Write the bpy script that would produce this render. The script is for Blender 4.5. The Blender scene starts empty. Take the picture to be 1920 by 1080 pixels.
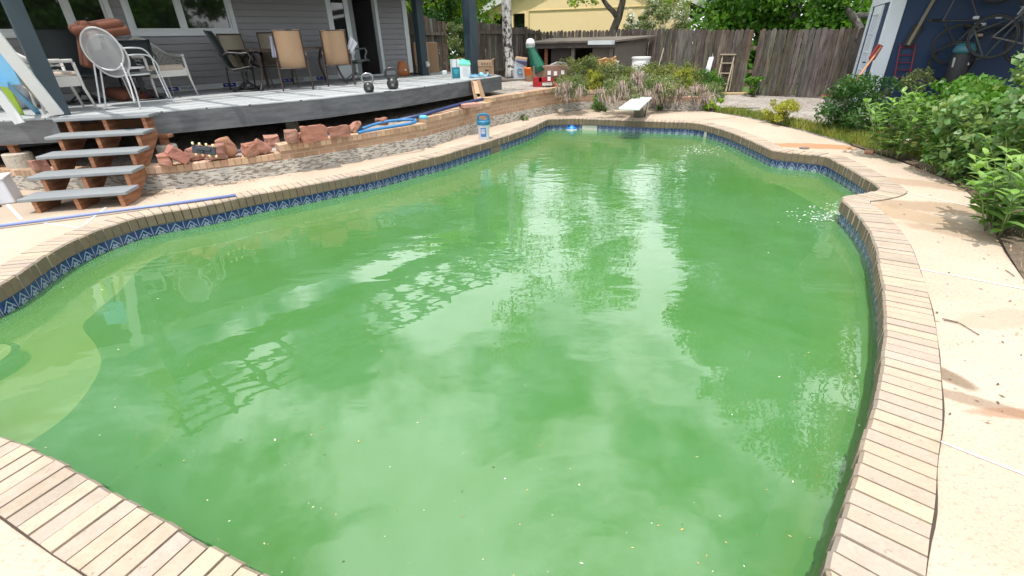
import bpy, bmesh, math, random
import numpy as np
from mathutils import Vector, Matrix, Euler, noise
from mathutils.geometry import tessellate_polygon, delaunay_2d_cdt
random.seed(7); R=random.Random(11)
C=bpy.context.scene.collection
# ------------------------------------------------------------ camera geometry (recovered from the photo)
F=888.0; H=1.65
_d=Vector((48,-1691,-F)).normalized(); _up=-_d
_y=Vector((0,0,-1)); _y=(_y-_up*_y.dot(_up)).normalized(); _x=_y.cross(_up)
CM=Matrix((_x,_y,_up))
def ray(u,v): return (CM@Vector((u-960,540-v,-F))).normalized()
def at(u,v,z=0.0):
    r=ray(u,v); t=(z-H)/r.z; return Vector((r.x*t,r.y*t,z))
def pol(u,d,z=0.0,v=70):
    r=ray(u,v); k=d/math.hypot(r.x,r.y); return Vector((r.x*k,r.y*k,z))
def hit(u,v,p,n):
    r=ray(u,v); o=Vector((0,0,H)); t=(Vector(p)-o).dot(n)/r.dot(n); return o+r*t
def mpp(p): # metres per photo pixel at p
    c=CM.transposed()@(Vector(p)-Vector((0,0,H))); return -c.z/F
def azv(a): a=math.radians(a); return Vector((math.sin(a),math.cos(a),0))
# ------------------------------------------------------------ materials
def rgb(h): 
    if isinstance(h,str):
        h=h.lstrip('#'); c=[int(h[i:i+2],16)/255 for i in (0,2,4)]
        return tuple((x/12.92 if x<.04045 else ((x+.055)/1.055)**2.4) for x in c)+(1,)
    return tuple(h)+(1,)
class N:
    def __init__(s,name):
        s.m=bpy.data.materials.new(name); s.m.use_nodes=True; s.t=s.m.node_tree; s.t.nodes.clear()
        s.out=s.t.nodes.new('ShaderNodeOutputMaterial')
    def n(s,typ,props=None,**inp):
        nd=s.t.nodes.new('ShaderNode'+typ)
        for k,v in (props or {}).items(): setattr(nd,k,v)
        for k,v in inp.items():
            key=k.replace('_',' ')
            if key.isdigit(): key=int(key)
            elif k.startswith('i') and k[1:].isdigit(): key=int(k[1:])
            s.set(nd.inputs[key],v)
        return nd
    def set(s,sock,v):
        if isinstance(v,bpy.types.NodeSocket): s.t.links.new(v,sock)
        elif isinstance(v,bpy.types.Node): s.t.links.new(v.outputs[0],sock)
        else: sock.default_value=v
    def math(s,op,a,b=None,c=None,clamp=False):
        nd=s.t.nodes.new('ShaderNodeMath'); nd.operation=op; nd.use_clamp=clamp
        s.set(nd.inputs[0],a)
        if b is not None: s.set(nd.inputs[1],b)
        if c is not None: s.set(nd.inputs[2],c)
        return nd.outputs[0]
    def mix(s,f,a,b,typ='MIX'):
        nd=s.t.nodes.new('ShaderNodeMix'); nd.data_type='RGBA'; nd.blend_type=typ
        s.set(nd.inputs[0],f); s.set(nd.inputs[6],a); s.set(nd.inputs[7],b); return nd.outputs[2]
    def noise(s,vec,scale,detail=3,rough=.6,dist=0):
        nd=s.n('TexNoise',None,Scale=scale,Detail=detail,Roughness=rough,Distortion=dist)
        if vec is not None: s.set(nd.inputs['Vector'],vec)
        return nd.outputs[0]
    def ramp(s,f,a,b):  # smooth 0..1 between a and b
        nd=s.n('MapRange',{'interpolation_type':'SMOOTHSTEP'},i0=f,i1=a,i2=b); return nd.outputs[0]
    def obj(s): return s.n('TexCoord').outputs['Object']
    def pos(s): return s.n('NewGeometry').outputs['Position']
    def uv(s): return s.n('TexCoord').outputs['UV']
    def attr(s,name='col'): return s.n('Attribute',{'attribute_name':name}).outputs['Color']
    def bump(s,h,strength=.3,dist=.01): return s.n('Bump',None,Strength=strength,Distance=dist,Height=h).outputs[0]
    def bsdf(s,**k):
        p=s.n('BsdfPrincipled'); 
        for a,v in k.items(): s.set(p.inputs[a.replace('_',' ')],v)
        s.t.links.new(p.outputs[0],s.out.inputs[0]); return p
def mat(name,c,rough=.6,ns=6,na=.15,attr=False,bump=0,bs=40,metal=0,c2=None,stretch=None,world=False,spec=.5,trans=0,alpha=1,sss=0):
    n=N(name); v=n.pos() if world else n.obj()
    if stretch: v=n.n('Mapping',None,Vector=v,Scale=stretch).outputs[0]
    nz=n.noise(v,ns,4); base=rgb(c)
    col=n.mix(n.ramp(nz,.35,.65),base,rgb(c2)) if c2 else base
    nz2=n.noise(v,ns*4.7,3)
    f=n.math('MULTIPLY_ADD',n.math('ADD',nz,nz2),na,1-na)
    g=n.n('CombineColor',None,Red=f,Green=f,Blue=f).outputs[0]
    col=n.mix(1.0,col,g,'MULTIPLY')
    if attr: col=n.mix(1.0,col,n.attr(),'MULTIPLY')
    k=dict(Base_Color=col,Roughness=rough,Metallic=metal,Specular_IOR_Level=spec)
    if bump: k['Normal']=n.bump(n.noise(v,bs,4),bump,.02)
    if trans: k['Transmission_Weight']=trans
    if alpha<1: k['Alpha']=alpha
    n.bsdf(**k); return n.m
def leafmat(name,c,c2=None,tr=.35,rough=.45):
    n=N(name); nz=n.noise(n.obj(),1.7,3)
    col=n.mix(n.ramp(nz,.35,.65),rgb(c),rgb(c2 or c)); col=n.mix(1.0,col,n.attr(),'MULTIPLY')
    p=n.n('BsdfPrincipled',None,Roughness=rough); n.set(p.inputs['Base Color'],col)
    t=n.n('BsdfTranslucent'); n.set(t.inputs[0],n.mix(1.0,col,(1.5,1.6,.7,1),'MULTIPLY'))
    m=n.n('MixShader',None,i0=tr); n.set(m.inputs[1],p); n.set(m.inputs[2],t); n.t.links.new(m.outputs[0],n.out.inputs[0]); return n.m
# ------------------------------------------------------------ mesh builder
class MB:
    def __init__(s): s.v=[];s.f=[];s.c=[];s.u=[];s.M=None;s.mi=[];s.cur=0
    def add(s,vs,fs,col=(1,1,1),uv=None):
        b=len(s.v)
        if s.M is not None: vs=[s.M@Vector(v) for v in vs]
        s.v+= [tuple(v) for v in vs]
        for k,f in enumerate(fs):
            s.f.append([b+i for i in f]); s.c.append(col if not isinstance(col,list) else col[k]); s.mi.append(s.cur)
            s.u.append([uv[i] for i in f] if uv else None)
    def box(s,x0,x1,y0,y1,z0,z1,col=(1,1,1)):
        s.add([(x0,y0,z0),(x1,y0,z0),(x1,y1,z0),(x0,y1,z0),(x0,y0,z1),(x1,y0,z1),(x1,y1,z1),(x0,y1,z1)],
              [(3,2,1,0),(4,5,6,7),(0,1,5,4),(1,2,6,5),(2,3,7,6),(3,0,4,7)],col)
    def cbox(s,c,sz,rot=(0,0,0),col=(1,1,1),taper=1):
        m=Matrix.Translation(c)@Euler(rot).to_matrix().to_4x4(); x,y,z=[a/2 for a in sz]; t=taper
        vs=[m@Vector(p) for p in [(-x,-y,-z),(x,-y,-z),(x,y,-z),(-x,y,-z),(-x*t,-y*t,z),(x*t,-y*t,z),(x*t,y*t,z),(-x*t,y*t,z)]]
        s.add(vs,[(3,2,1,0),(4,5,6,7),(0,1,5,4),(1,2,6,5),(2,3,7,6),(3,0,4,7)],col)
    def beam(s,p,q,w,h,up=(0,0,1),col=(1,1,1)):
        p=Vector(p);q=Vector(q);d=(q-p).normalized();u=Vector(up); sd=d.cross(u)
        if sd.length<1e-4: sd=d.cross(Vector((1,0,0)))
        sd.normalize(); u=sd.cross(d); a=sd*w/2; b=u*h/2
        s.add([p-a-b,p+a-b,p+a+b,p-a+b,q-a-b,q+a-b,q+a+b,q-a+b],[(0,1,2,3),(7,6,5,4),(4,5,1,0),(5,6,2,1),(6,7,3,2),(7,4,0,3)],col)
    def tube(s,pts,r,n=8,col=(1,1,1),cap=True,flat=1.0):
        pts=[Vector(p) for p in pts]; rs=r if isinstance(r,(list,tuple)) else [r]*len(pts)
        vs=[];fs=[];prev=None
        for i,p in enumerate(pts):
            d=(pts[min(i+1,len(pts)-1)]-pts[max(i-1,0)]).normalized()
            if prev is None:
                a=d.cross(Vector((0,0,1)))
                if a.length<1e-3: a=d.cross(Vector((1,0,0)))
            else: a=prev-d*prev.dot(d)
            a.normalize(); prev=a; b=d.cross(a)
            for k in range(n):
                t=2*math.pi*k/n; vs.append(p+a*math.cos(t)*rs[i]+b*math.sin(t)*rs[i]*flat)
        for i in range(len(pts)-1):
            for k in range(n):
                k2=(k+1)%n; fs.append((i*n+k,i*n+k2,(i+1)*n+k2,(i+1)*n+k))
        if cap: fs.append(tuple(range(n-1,-1,-1))); fs.append(tuple((len(pts)-1)*n+k for k in range(n)))
        s.add(vs,fs,col)
    def lathe(s,prof,n=20,c=(0,0,0),col=(1,1,1),sx=1,sy=1):
        vs=[];fs=[]
        for r,z in prof:
            for k in range(n): t=2*math.pi*k/n; vs.append((c[0]+r*math.cos(t)*sx,c[1]+r*math.sin(t)*sy,c[2]+z))
        for i in range(len(prof)-1):
            for k in range(n):
                k2=(k+1)%n; fs.append((i*n+k,i*n+k2,(i+1)*n+k2,(i+1)*n+k))
        fs.append(tuple(range(n-1,-1,-1))); fs.append(tuple((len(prof)-1)*n+k for k in range(n)))
        s.add(vs,fs,col)
    def poly(s,pts,z0,z1,col=(1,1,1)):
        n=len(pts); tr=tessellate_polygon([[Vector((p[0],p[1],0)) for p in pts]])
        vs=[(p[0],p[1],z1) for p in pts]+[(p[0],p[1],z0) for p in pts]; fs=[]
        for t in tr:
            a,b,c=[Vector(pts[i][:2]) for i in t]
            if (b-a).cross(c-a)<0: t=(t[0],t[2],t[1])
            fs.append(tuple(t)); fs.append(tuple(n+i for i in reversed(t)))
        ar=sum(pts[i][0]*pts[(i+1)%n][1]-pts[(i+1)%n][0]*pts[i][1] for i in range(n))
        for i in range(n):
            j=(i+1)%n; q=(n+i,n+j,j,i) if ar>0 else (i,j,n+j,n+i); fs.append(q)
        s.add(vs,fs,col)
    def build(s,name,m,parent=None,smooth=False,bevel=0,local=False,sol=0):
        me=bpy.data.meshes.new(name)
        off=Vector((0,0,0))
        if not local and s.v:
            a=np.array(s.v); mn=a.min(0);mx=a.max(0); off=Vector(((mn[0]+mx[0])/2,(mn[1]+mx[1])/2,mn[2]))
            vs=(a-np.array(off)).tolist()
        else: vs=s.v
        me.from_pydata(vs,[],s.f)
        ca=me.color_attributes.new('col','FLOAT_COLOR','CORNER'); cols=[]
        for f,c in zip(s.f,s.c): cols+= [c[0],c[1],c[2],1.0]*len(f)
        ca.data.foreach_set('color',cols)
        if any(u is not None for u in s.u):
            ul=me.uv_layers.new(name='UVMap'); fl=[]
            for f,u in zip(s.f,s.u):
                for i in range(len(f)): fl+= list(u[i]) if u else [0,0]
            ul.data.foreach_set('uv',fl)
        for mm in (m if isinstance(m,(list,tuple)) else [m]): me.materials.append(mm)
        if max(s.mi or [0])>0: me.polygons.foreach_set('material_index',s.mi)
        if smooth: me.polygons.foreach_set('use_smooth',[True]*len(me.polygons))
        me.update(); o=bpy.data.objects.new(name,me); C.objects.link(o)
        if parent is not None:
            o.parent=parent
            if not local:
                Mp=Matrix.LocRotScale(parent.location,parent.rotation_euler,parent.scale)
                if parent.parent: Mp=Matrix.LocRotScale(parent.parent.location,parent.parent.rotation_euler,None)@parent.matrix_parent_inverse@Mp
                o.matrix_parent_inverse=Mp.inverted()
                o.location=off
        else: o.location=off
        if bevel:
            b=o.modifiers.new('b','BEVEL'); b.width=bevel; b.segments=2; b.limit_method='ANGLE'; b.angle_limit=.6
        return o
def tag(o,label,cat,group=None):
    o['label']=label; o['category']=cat
    if group: o['group']=group
    return o
def struct(o,k='structure'): o['kind']=k; return o
def thing(name,label,cat,loc,rz=0,group=None):
    o=bpy.data.objects.new(name,None); C.objects.link(o); o.empty_display_size=.1
    o.location=loc; o.rotation_euler=(0,0,rz); return tag(o,label,cat,group)
def smoothpath(pts,closed=False,step=.1,sharp=()):
    P=[Vector(p) for p in pts]; n=len(P); out=[]
    for i in range(n if closed else n-1):
        p1=P[i];p2=P[(i+1)%n]
        p0=P[i-1] if (closed or i>0) else p1; p3=P[(i+2)%n] if (closed or i+2<n) else p2
        if i in sharp: p0=p1
        if (i+1)%n in sharp: p3=p2
        L=(p2-p1).length; k=max(1,int(L/step))
        for j in range(k):
            t=j/k; out.append(.5*((2*p1)+(p2-p0)*t+(2*p0-5*p1+4*p2-p3)*t*t+(3*p1-p0-3*p2+p3)*t**3))
    if not closed: out.append(P[-1])
    return out
def resample(P,step,closed=False):
    Q=list(P)+([P[0]] if closed else []); L=[0]
    for a,b in zip(Q,Q[1:]): L.append(L[-1]+(b-a).length)
    n=max(2,round(L[-1]/step)); out=[];j=0
    for i in range(n if closed else n+1):
        s=L[-1]*i/n
        while j<len(L)-2 and L[j+1]<s: j+=1
        t=(s-L[j])/max(1e-9,L[j+1]-L[j]); out.append(Q[j].lerp(Q[j+1],t))
    return out
def normals(P,closed=False,k=1):
    n=len(P);o=[]
    for i in range(n):
        a=P[(i-k)%n] if closed else P[max(0,i-k)]; b=P[(i+k)%n] if closed else P[min(n-1,i+k)]
        d=(b-a); d.z=0; d.normalize(); o.append(Vector((d.y,-d.x,0)))
    return o
def rr(a,b): return R.uniform(a,b)
def jc(c,a=.08):
    k=1+rr(-a,a); return tuple(x*k*(1+rr(-a*.3,a*.3)) for x in c)
def ladderstrip(mb,P,Q0,Q1,uscale,v0,v1,col=(1,1,1),closed=False):
    """strip along path index: Q0 low pts, Q1 high pts"""
    s=0;n=len(P)
    for i in range(n if closed else n-1):
        j=(i+1)%n; l=(P[j]-P[i]).length
        mb.add([Q0[i],Q0[j],Q1[j],Q1[i]],[(0,1,2,3)],col,[(s*uscale,v0),((s+l)*uscale,v0),((s+l)*uscale,v1),(s*uscale,v1)]); s+=l
def text_mesh(txt,size,m,parent,M,extr=.002,name='lettering'):
    cu=bpy.data.curves.new('t','FONT'); cu.body=txt; cu.size=size; cu.extrude=extr; cu.align_x='CENTER'; cu.align_y='CENTER'
    to=bpy.data.objects.new('t',cu); C.objects.link(to)
    dg=bpy.context.evaluated_depsgraph_get(); me=bpy.data.meshes.new_from_object(to.evaluated_get(dg))
    bpy.data.objects.remove(to); me.transform(M); me.materials.clear(); me.materials.append(m); me.name=name
    o=bpy.data.objects.new(name,me); C.objects.link(o)
    if parent:
        o.parent=parent; o.matrix_parent_inverse=Matrix.LocRotScale(parent.location,parent.rotation_euler,None).inverted()
    return o
# ------------------------------------------------------------ sun, sky, camera, exposure
SUN_EL,SUN_AZ=72,200
sc=bpy.context.scene
w=bpy.data.worlds.new('World'); sc.world=w; w.use_nodes=True; nt=w.node_tree; nt.nodes.clear()
def wn(t): return nt.nodes.new('ShaderNode'+t)
sky=wn('TexSky'); sky.sky_type='NISHITA'; sky.sun_disc=False; sky.sun_elevation=math.radians(SUN_EL); sky.sun_rotation=math.radians(SUN_AZ); sky.air_density=1; sky.dust_density=1
tc=wn('TexCoord'); mp=wn('Mapping'); mp.inputs['Scale'].default_value=(1,1,1.6); nt.links.new(tc.outputs['Generated'],mp.inputs['Vector'])
nz=wn('TexNoise'); nz.inputs['Scale'].default_value=2.3; nz.inputs['Detail'].default_value=7; nz.inputs['Roughness'].default_value=.58; nz.inputs['Distortion'].default_value=.35
nt.links.new(mp.outputs[0],nz.inputs['Vector'])
mr=wn('MapRange'); mr.interpolation_type='SMOOTHSTEP'; mr.inputs[1].default_value=.40; mr.inputs[2].default_value=.57; nt.links.new(nz.outputs[0],mr.inputs[0])
mx=wn('Mix'); mx.data_type='RGBA'; nt.links.new(mr.outputs[0],mx.inputs[0]); nt.links.new(sky.outputs[0],mx.inputs[6]); mx.inputs[7].default_value=(35,36,37,1)
bg=wn('Background'); bg.inputs[1].default_value=.072; nt.links.new(mx.outputs[2],bg.inputs[0])
ow=wn('OutputWorld'); nt.links.new(bg.outputs[0],ow.inputs[0])
sl=bpy.data.lights.new('sun','SUN'); sl.energy=4.2; sl.angle=math.radians(.5); sl.color=(1,.95,.88)
so=bpy.data.objects.new('sun',sl); C.objects.link(so)
sd=azv(SUN_AZ)*math.cos(math.radians(SUN_EL))+Vector((0,0,math.sin(math.radians(SUN_EL)))); so.rotation_euler=sd.to_track_quat('Z','Y').to_euler()
cam=bpy.data.cameras.new('camera'); co=bpy.data.objects.new('camera',cam); C.objects.link(co); sc.camera=co
cam.sensor_width=36; cam.lens=36*F/1920; cam.clip_end=500; cam.clip_start=.05
co.matrix_world=Matrix.Translation((0,0,H))@CM.to_4x4()
sc.view_settings.view_transform='Standard'; sc.view_settings.look='None'; sc.view_settings.exposure=.1; sc.view_settings.gamma=1
# ------------------------------------------------------------ POOL
WZ=-.24
px=[(0,535),(100,472),(150,447),(200,427),(267,407),(333,395),(400,383),(467,368),(567,350),(633,337),(704,323),(777,304),(829,292),(871,279),(912,267),(965,250),(1000,237.5),(1027,224.5),(1075,223),(1137,225),(1190,227),(1242,229),(1304,231.5),(1350,242.5),(1383,254),(1417,269),(1446,282),(1467,286),(1508,290),(1546,294.5),(1571,306),(1612,329),(1650,354),(1632,361),(1579,369.5),(1576,376),(1594,391),(1618,418),(1636,450),(1647,498),(1655,557),(1656,616),(1652,660),(1648,700),(1638,758),(1619,819),(1603,884),(1583,941),(1562,1011),(1544,1064)]
pts=[at(u,v) for u,v in px]
near=[at(u,v) for u,v in [(505,1078),(464,1060),(387,1019),(314,974),(244,939),(187,905),(110,862),(41,831),(0,818)]]
pts+=[Vector((1.05,.93,0)),Vector((.75,.72,0)),Vector((.3,.62,0)),Vector((-.3,.74,0))]+near+[Vector((-3.2,2.05,0)),Vector((-3.85,2.4,0)),Vector((-4.2,2.85,0))]
sharp=(17,32,34,35)
POOL=resample(smoothpath(pts,True,.06,sharp),.087,True)
area=sum(POOL[i].x*POOL[(i+1)%len(POOL)].y-POOL[(i+1)%len(POOL)].x*POOL[i].y for i in range(len(POOL)))
if area<0: POOL.reverse()          # ccw: outward normal = (d.y,-d.x)
NR=normals(POOL,True,2)
def off(P,Nn,d,z): return [Vector((p.x+n.x*d,p.y+n.y*d,z)) for p,n in zip(P,Nn)]
CW=.26
OUT=[]
NR3=normals(POOL,True,5)
for p,n in zip(POOL,NR3): OUT.append(Vector((p.x+n.x*CW,p.y+n.y*CW,0)))
# materials
def m_brick_attr(name,rough=.85,joint=None,bump=.5,ns=9):
    n=N(name); v=n.obj(); a=n.noise(v,ns,5); b=n.noise(v,70,3); f=n.math('MULTIPLY_ADD',n.math('ADD',a,b),.32,.68)
    g=n.n('CombineColor',None,Red=f,Green=f,Blue=f).outputs[0]; col=n.mix(1.0,n.attr(),g,'MULTIPLY')
    col=n.mix(n.math('MULTIPLY',n.ramp(n.noise(v,1.9,6,.7),.52,.66),.45),col,rgb((.24,.19,.135)),'MIX'); col=n.mix(n.math('MULTIPLY',n.ramp(n.noise(v,33,3,.7),.62,.72),.5),col,rgb((.16,.12,.085)))
    n.bsdf(Base_Color=col,Roughness=rough,Normal=n.bump(b,bump,.004)); return n.m
M_cop=m_brick_attr('coping_brick')
def m_plaster():
    n=N('pool_plaster'); a=n.noise(n.obj(),3,5)
    n.bsdf(Base_Color=n.mix(a,rgb((.50,.41,.28)),rgb((.62,.52,.38))),Roughness=.8); return n.m
M_plaster=m_plaster()
def m_tile():
    n=N('waterline_tile'); uv=n.n('SeparateXYZ',None,Vector=n.uv()); u,v=uv.outputs[0],uv.outputs[1]
    fu=n.math('SUBTRACT',n.math('FRACT',u),.5); au=n.math('ABSOLUTE',fu)
    ln=n.math('ABSOLUTE',n.math('SUBTRACT',v,n.math('MULTIPLY_ADD',au,-1.25,.84)))   # roof-shaped line
    line=n.math('MULTIPLY',n.math('LESS_THAN',ln,.05),n.math('LESS_THAN',au,.39))
    fx=fu; fy=n.math('SUBTRACT',v,.36); rad=n.math('SQRT',n.math('ADD',n.math('MULTIPLY',fx,fx),n.math('MULTIPLY',fy,fy)))
    ang=n.math('ARCTAN2',fy,fx); pet=n.math('MULTIPLY_ADD',n.math('COSINE',n.math('MULTIPLY',ang,5)),.055,.185)
    fl=n.math('LESS_THAN',rad,pet); hole=n.math('GREATER_THAN',rad,.045); fl=n.math('MULTIPLY',fl,hole)
    wob=n.noise(n.uv(),17,2); fl=n.math('MULTIPLY',fl,n.math('GREATER_THAN',wob,.36))
    stem=n.math('MULTIPLY',n.math('LESS_THAN',n.math('ABSOLUTE',n.math('SUBTRACT',n.math('ABSOLUTE',fx),.17)),.06),n.math('LESS_THAN',n.math('ABSOLUTE',n.math('SUBTRACT',v,.3)),.05))
    grout=n.math('GREATER_THAN',au,.478); gt=n.math('GREATER_THAN',v,.955)
    body=n.mix(n.ramp(n.noise(n.uv(),5,3),.3,.7),rgb((.006,.018,.085)),rgb((.02,.05,.20)))
    low=n.ramp(v,.15,-.1); body=n.mix(low,body,rgb((.015,.05,.10)))
    pat=n.math('MAXIMUM',n.math('MAXIMUM',line,fl),stem)
    col=n.mix(n.math('MULTIPLY',pat,.85),body,rgb((.27,.35,.37))); col=n.mix(n.math('MAXIMUM',grout,gt),col,rgb((.30,.31,.28)))
    n.bsdf(Base_Color=col,Roughness=.22,Specular_IOR_Level=.5); return n.m
M_tile=m_tile()
def m_water():
    n=N('algae_water'); p=n.pos()
    sp=n.n('SeparateXYZ',None,Vector=p)
    cl=n.noise(p,.55,5,.62,1.2); cl2=n.noise(p,1.7,6,.7,1.6)
    f=n.ramp(n.math('MULTIPLY_ADD',cl2,.45,n.math('MULTIPLY',cl,.55)),.34,.68)
    dc=n.mix(f,rgb((.104,.312,.078)),rgb((.146,.370,.142)))
    # ripples: calm near the shallow end, livelier toward the far right where the return jet runs
    mp=n.n('Mapping',None,Vector=p,Rotation=(0,0,.5),Scale=(1,1.9,1)).outputs[0]
    w1=n.noise(mp,1.9,1,.4,.5); w2=n.noise(mp,7.5,1,.4,.5); w0=n.noise(p,.9,2,.5)
    amt=n.ramp(n.math('MULTIPLY_ADD',sp.outputs[0],.55,sp.outputs[1]),2.0,7.5)
    h=n.math('ADD',n.math('MULTIPLY',w1,n.math('MULTIPLY_ADD',amt,.45,.45)),n.math('MULTIPLY',w2,n.math('MULTIPLY_ADD',amt,.25,.05)))
    h=n.math('MULTIPLY',h,n.math('MULTIPLY_ADD',w0,1.0,.35))
    nb=n.n('Bump',None,Strength=.32,Distance=.022,Height=h).outputs[0]
    dif=n.n('BsdfDiffuse',None,Color=dc); tr=n.n('BsdfTransparent',None,Color=(.97,1,.9,1))
    gl=n.n('BsdfGlossy',None,Color=(1,1,1,1),Roughness=.0,Normal=nb)
    murk=n.n('MixShader',None,i0=.5); n.set(murk.inputs[1],dif); n.set(murk.inputs[2],tr)
    fr=n.n('Fresnel',None,IOR=1.6,Normal=nb)
    mx=n.n('MixShader',None,i0=fr.outputs[0]); n.set(mx.inputs[1],murk); n.set(mx.inputs[2],gl)
    n.t.links.new(mx.outputs[0],n.out.inputs[0])
    va=n.n('VolumeAbsorption',None,Color=(.58,.58,.36,1),Density=2.1); n.t.links.new(va.outputs[0],n.out.inputs[1]); return n.m
pool=thing('swimming_pool','free-form swimming pool full of green algae water, edged with tan brick and blue flower tiles','pool',(0,5.5,-1.6))
mb=MB(); wall_t=off(POOL,NR,.035,-.125); wall_b=off(POOL,NR,.035,-1.6)
RG=[wall_t]+[off(POOL,normals(POOL,True,k),d,z) for k,d,z in ((2,.035,-.34),(4,-.03,-.46),(8,-.12,-.62),(14,-.26,-.95))]
for q0,q1 in zip(RG[1:],RG[:-1]): ladderstrip(mb,POOL,q0,q1,1,0,1,closed=True)
wall_b=[Vector((p.x,p.y,-1.6)) for p in off(POOL,normals(POOL,True,14),-.26,0)]; ladderstrip(mb,POOL,wall_b,RG[-1],1,0,1,closed=True)
fo=off(POOL,NR,.0,0); tr=tessellate_polygon([[Vector((p.x,p.y,0)) for p in fo]]); mb.add([(p.x,p.y,-1.6) for p in fo],[tuple(t) for t in tr])
def shelf(poly,z):
    poly=smoothpath(poly,True,.08)
    mb.poly([(p[0],p[1]) for p in poly],-1.59,z)
s1=[at(u,v,-.44) for u,v in [(318,462),(262,505),(225,545),(180,585),(155,612),(178,645),(190,680),(170,725),(130,775),(85,810),(40,838)]]
s1+= [Vector((-3.1,1.6,0)),Vector((-4.6,1.9,0)),Vector((-5.1,3.2,0)),Vector((-4.7,5.2,0))]
shelf(s1,-.44)
s2=[at(u,v,-1.1) for u,v in [(420,470),(380,560),(300,640),(330,720),(335,790),(290,850),(215,900),(190,930)]]+[Vector((-3.1,1.5,0)),Vector((-4.7,1.9,0)),Vector((-5.2,3.2,0)),Vector((-4.2,5.6,0))]
shelf(s2,-1.1)
s3=[at(u,v,-.48) for u,v in [(1420,335),(1470,352),(1520,378),(1560,402),(1600,398)]]+[Vector((4.6,5.0,0)),Vector((4.6,5.6,0)),Vector((4.6,7.6,0)),Vector((3.9,7.8,0))]
shelf(s3,-.48)
mb.build('pool_shell',M_plaster,pool)
mb=MB(); ladderstrip(mb,POOL,off(POOL,NR,.031,-.29),off(POOL,NR,.031,-.128),1/.152,-.05,1,closed=True)
mb.build('waterline_tile',M_tile,pool)
mb=MB(); mb.lathe([(.0,0),(.26,0),(.26,.10),(.235,.11)],40,at(-38,700,-.44),(1,1,1)); mb.build('step_rim',mat('step_rim_tile',(.005,.008,.03),.3),pool)
mb=MB(); mb.lathe([(0,0),(.215,0),(.215,.114),(0,.114)],40,at(-38,700,-.44)); mb.build('step_top',M_plaster,pool)
# skimmer plate + missing-tile patch
def tang(P,u,v):
    q=at(u,v); i=min(range(len(P)),key=lambda k:(P[k]-q).length); return i
mb=MB()
i0=tang(POOL,1090,223.5); i1=tang(POOL,1117,224)
for i in range(min(i0,i1),max(i0,i1)):
    a,b=POOL[i],POOL[i+1]; n0,n1=NR[i],NR[i+1]
    mb.add([Vector((a.x,a.y,-.30))+n0*.024,Vector((b.x,b.y,-.30))+n1*.024,Vector((b.x,b.y,-.135))+n1*.024,Vector((a.x,a.y,-.135))+n0*.024],[(0,1,2,3)])
mb.build('skimmer_plate',mat('pale_plate',(.42,.43,.36),.6),pool)
for u0,v0,u1,v1,c,nm_ in ((926,264,943,259,(.17,.14,.10),'broken_tile_patch'),(1318,234,1326,236,(.5,.5,.46),'replacement_tile'),(1484,289,1484.5,289,(.1,.1,.1),None)):
    if not nm_: continue
    ia,ib=sorted((tang(POOL,u0,v0),tang(POOL,u1,v1))); mb=MB()
    for i in range(ia,max(ib,ia+1)):
        a,b=POOL[i],POOL[i+1]; n0,n1=NR[i],NR[i+1]; mb.add([Vector((a.x,a.y,-.29))+n0*.027,Vector((b.x,b.y,-.29))+n1*.027,Vector((b.x,b.y,-.133))+n1*.027,Vector((a.x,a.y,-.133))+n0*.027],[(0,1,2,3)])
    mb.build(nm_,mat(nm_,c,.85,9,.35),pool)
# coping bricks (modelled one by one)
mb=MB(); n=len(POOL)
pal=[(0.357, 0.287, 0.22), (0.367, 0.295, 0.226), (0.349, 0.283, 0.22), (0.372, 0.295, 0.22), (0.332, 0.277, 0.223), (0.372, 0.302, 0.226), (0.354, 0.291, 0.234), (0.343, 0.277, 0.223), (0.383, 0.306, 0.226), (0.357, 0.287, 0.223)]
for i in range(n):
    j=(i+1)%n; a,b=POOL[i],POOL[j]; A,B=OUT[i],OUT[j]
    if (B-A).dot(b-a)<.002: A=B=(A+B)/2
    g=.055; e=rr(-.006,.006); zt=.012+rr(-.003,.003); col=jc(R.choice(pal),.06)
    a2=a.lerp(b,g);b2=b.lerp(a,g);A2=A.lerp(B,g);B2=B.lerp(A,g); d=(a2-A2).normalized()*e
    a2=a2+d;b2=b2+d
    ia=a2+(A2-a2).normalized()*.014; ib=b2+(B2-b2).normalized()*.014
    vs=[(a2.x,a2.y,-.118),(b2.x,b2.y,-.118),(B2.x,B2.y,-.118),(A2.x,A2.y,-.118),(a2.x,a2.y,zt-.014),(b2.x,b2.y,zt-.014),(ib.x,ib.y,zt),(ia.x,ia.y,zt),(B2.x,B2.y,zt),(A2.x,A2.y,zt)]
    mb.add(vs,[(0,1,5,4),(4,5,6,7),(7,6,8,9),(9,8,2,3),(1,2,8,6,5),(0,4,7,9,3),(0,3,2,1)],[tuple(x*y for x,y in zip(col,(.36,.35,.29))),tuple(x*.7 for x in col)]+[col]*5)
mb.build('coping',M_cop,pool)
mb=MB(); o1=off(POOL,NR,.018,0)
for i in range(n):
    j=(i+1)%n
    mb.add([(o1[i].x,o1[i].y,-.005),(o1[j].x,o1[j].y,-.005),(OUT[j].x,OUT[j].y,-.005),(OUT[i].x,OUT[i].y,-.005),(o1[i].x,o1[i].y,-.128),(o1[j].x,o1[j].y,-.128)],[(0,1,2,3),(4,5,1,0)],(1,1,1))
cj=MB(); g7=random.Random(9)
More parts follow.
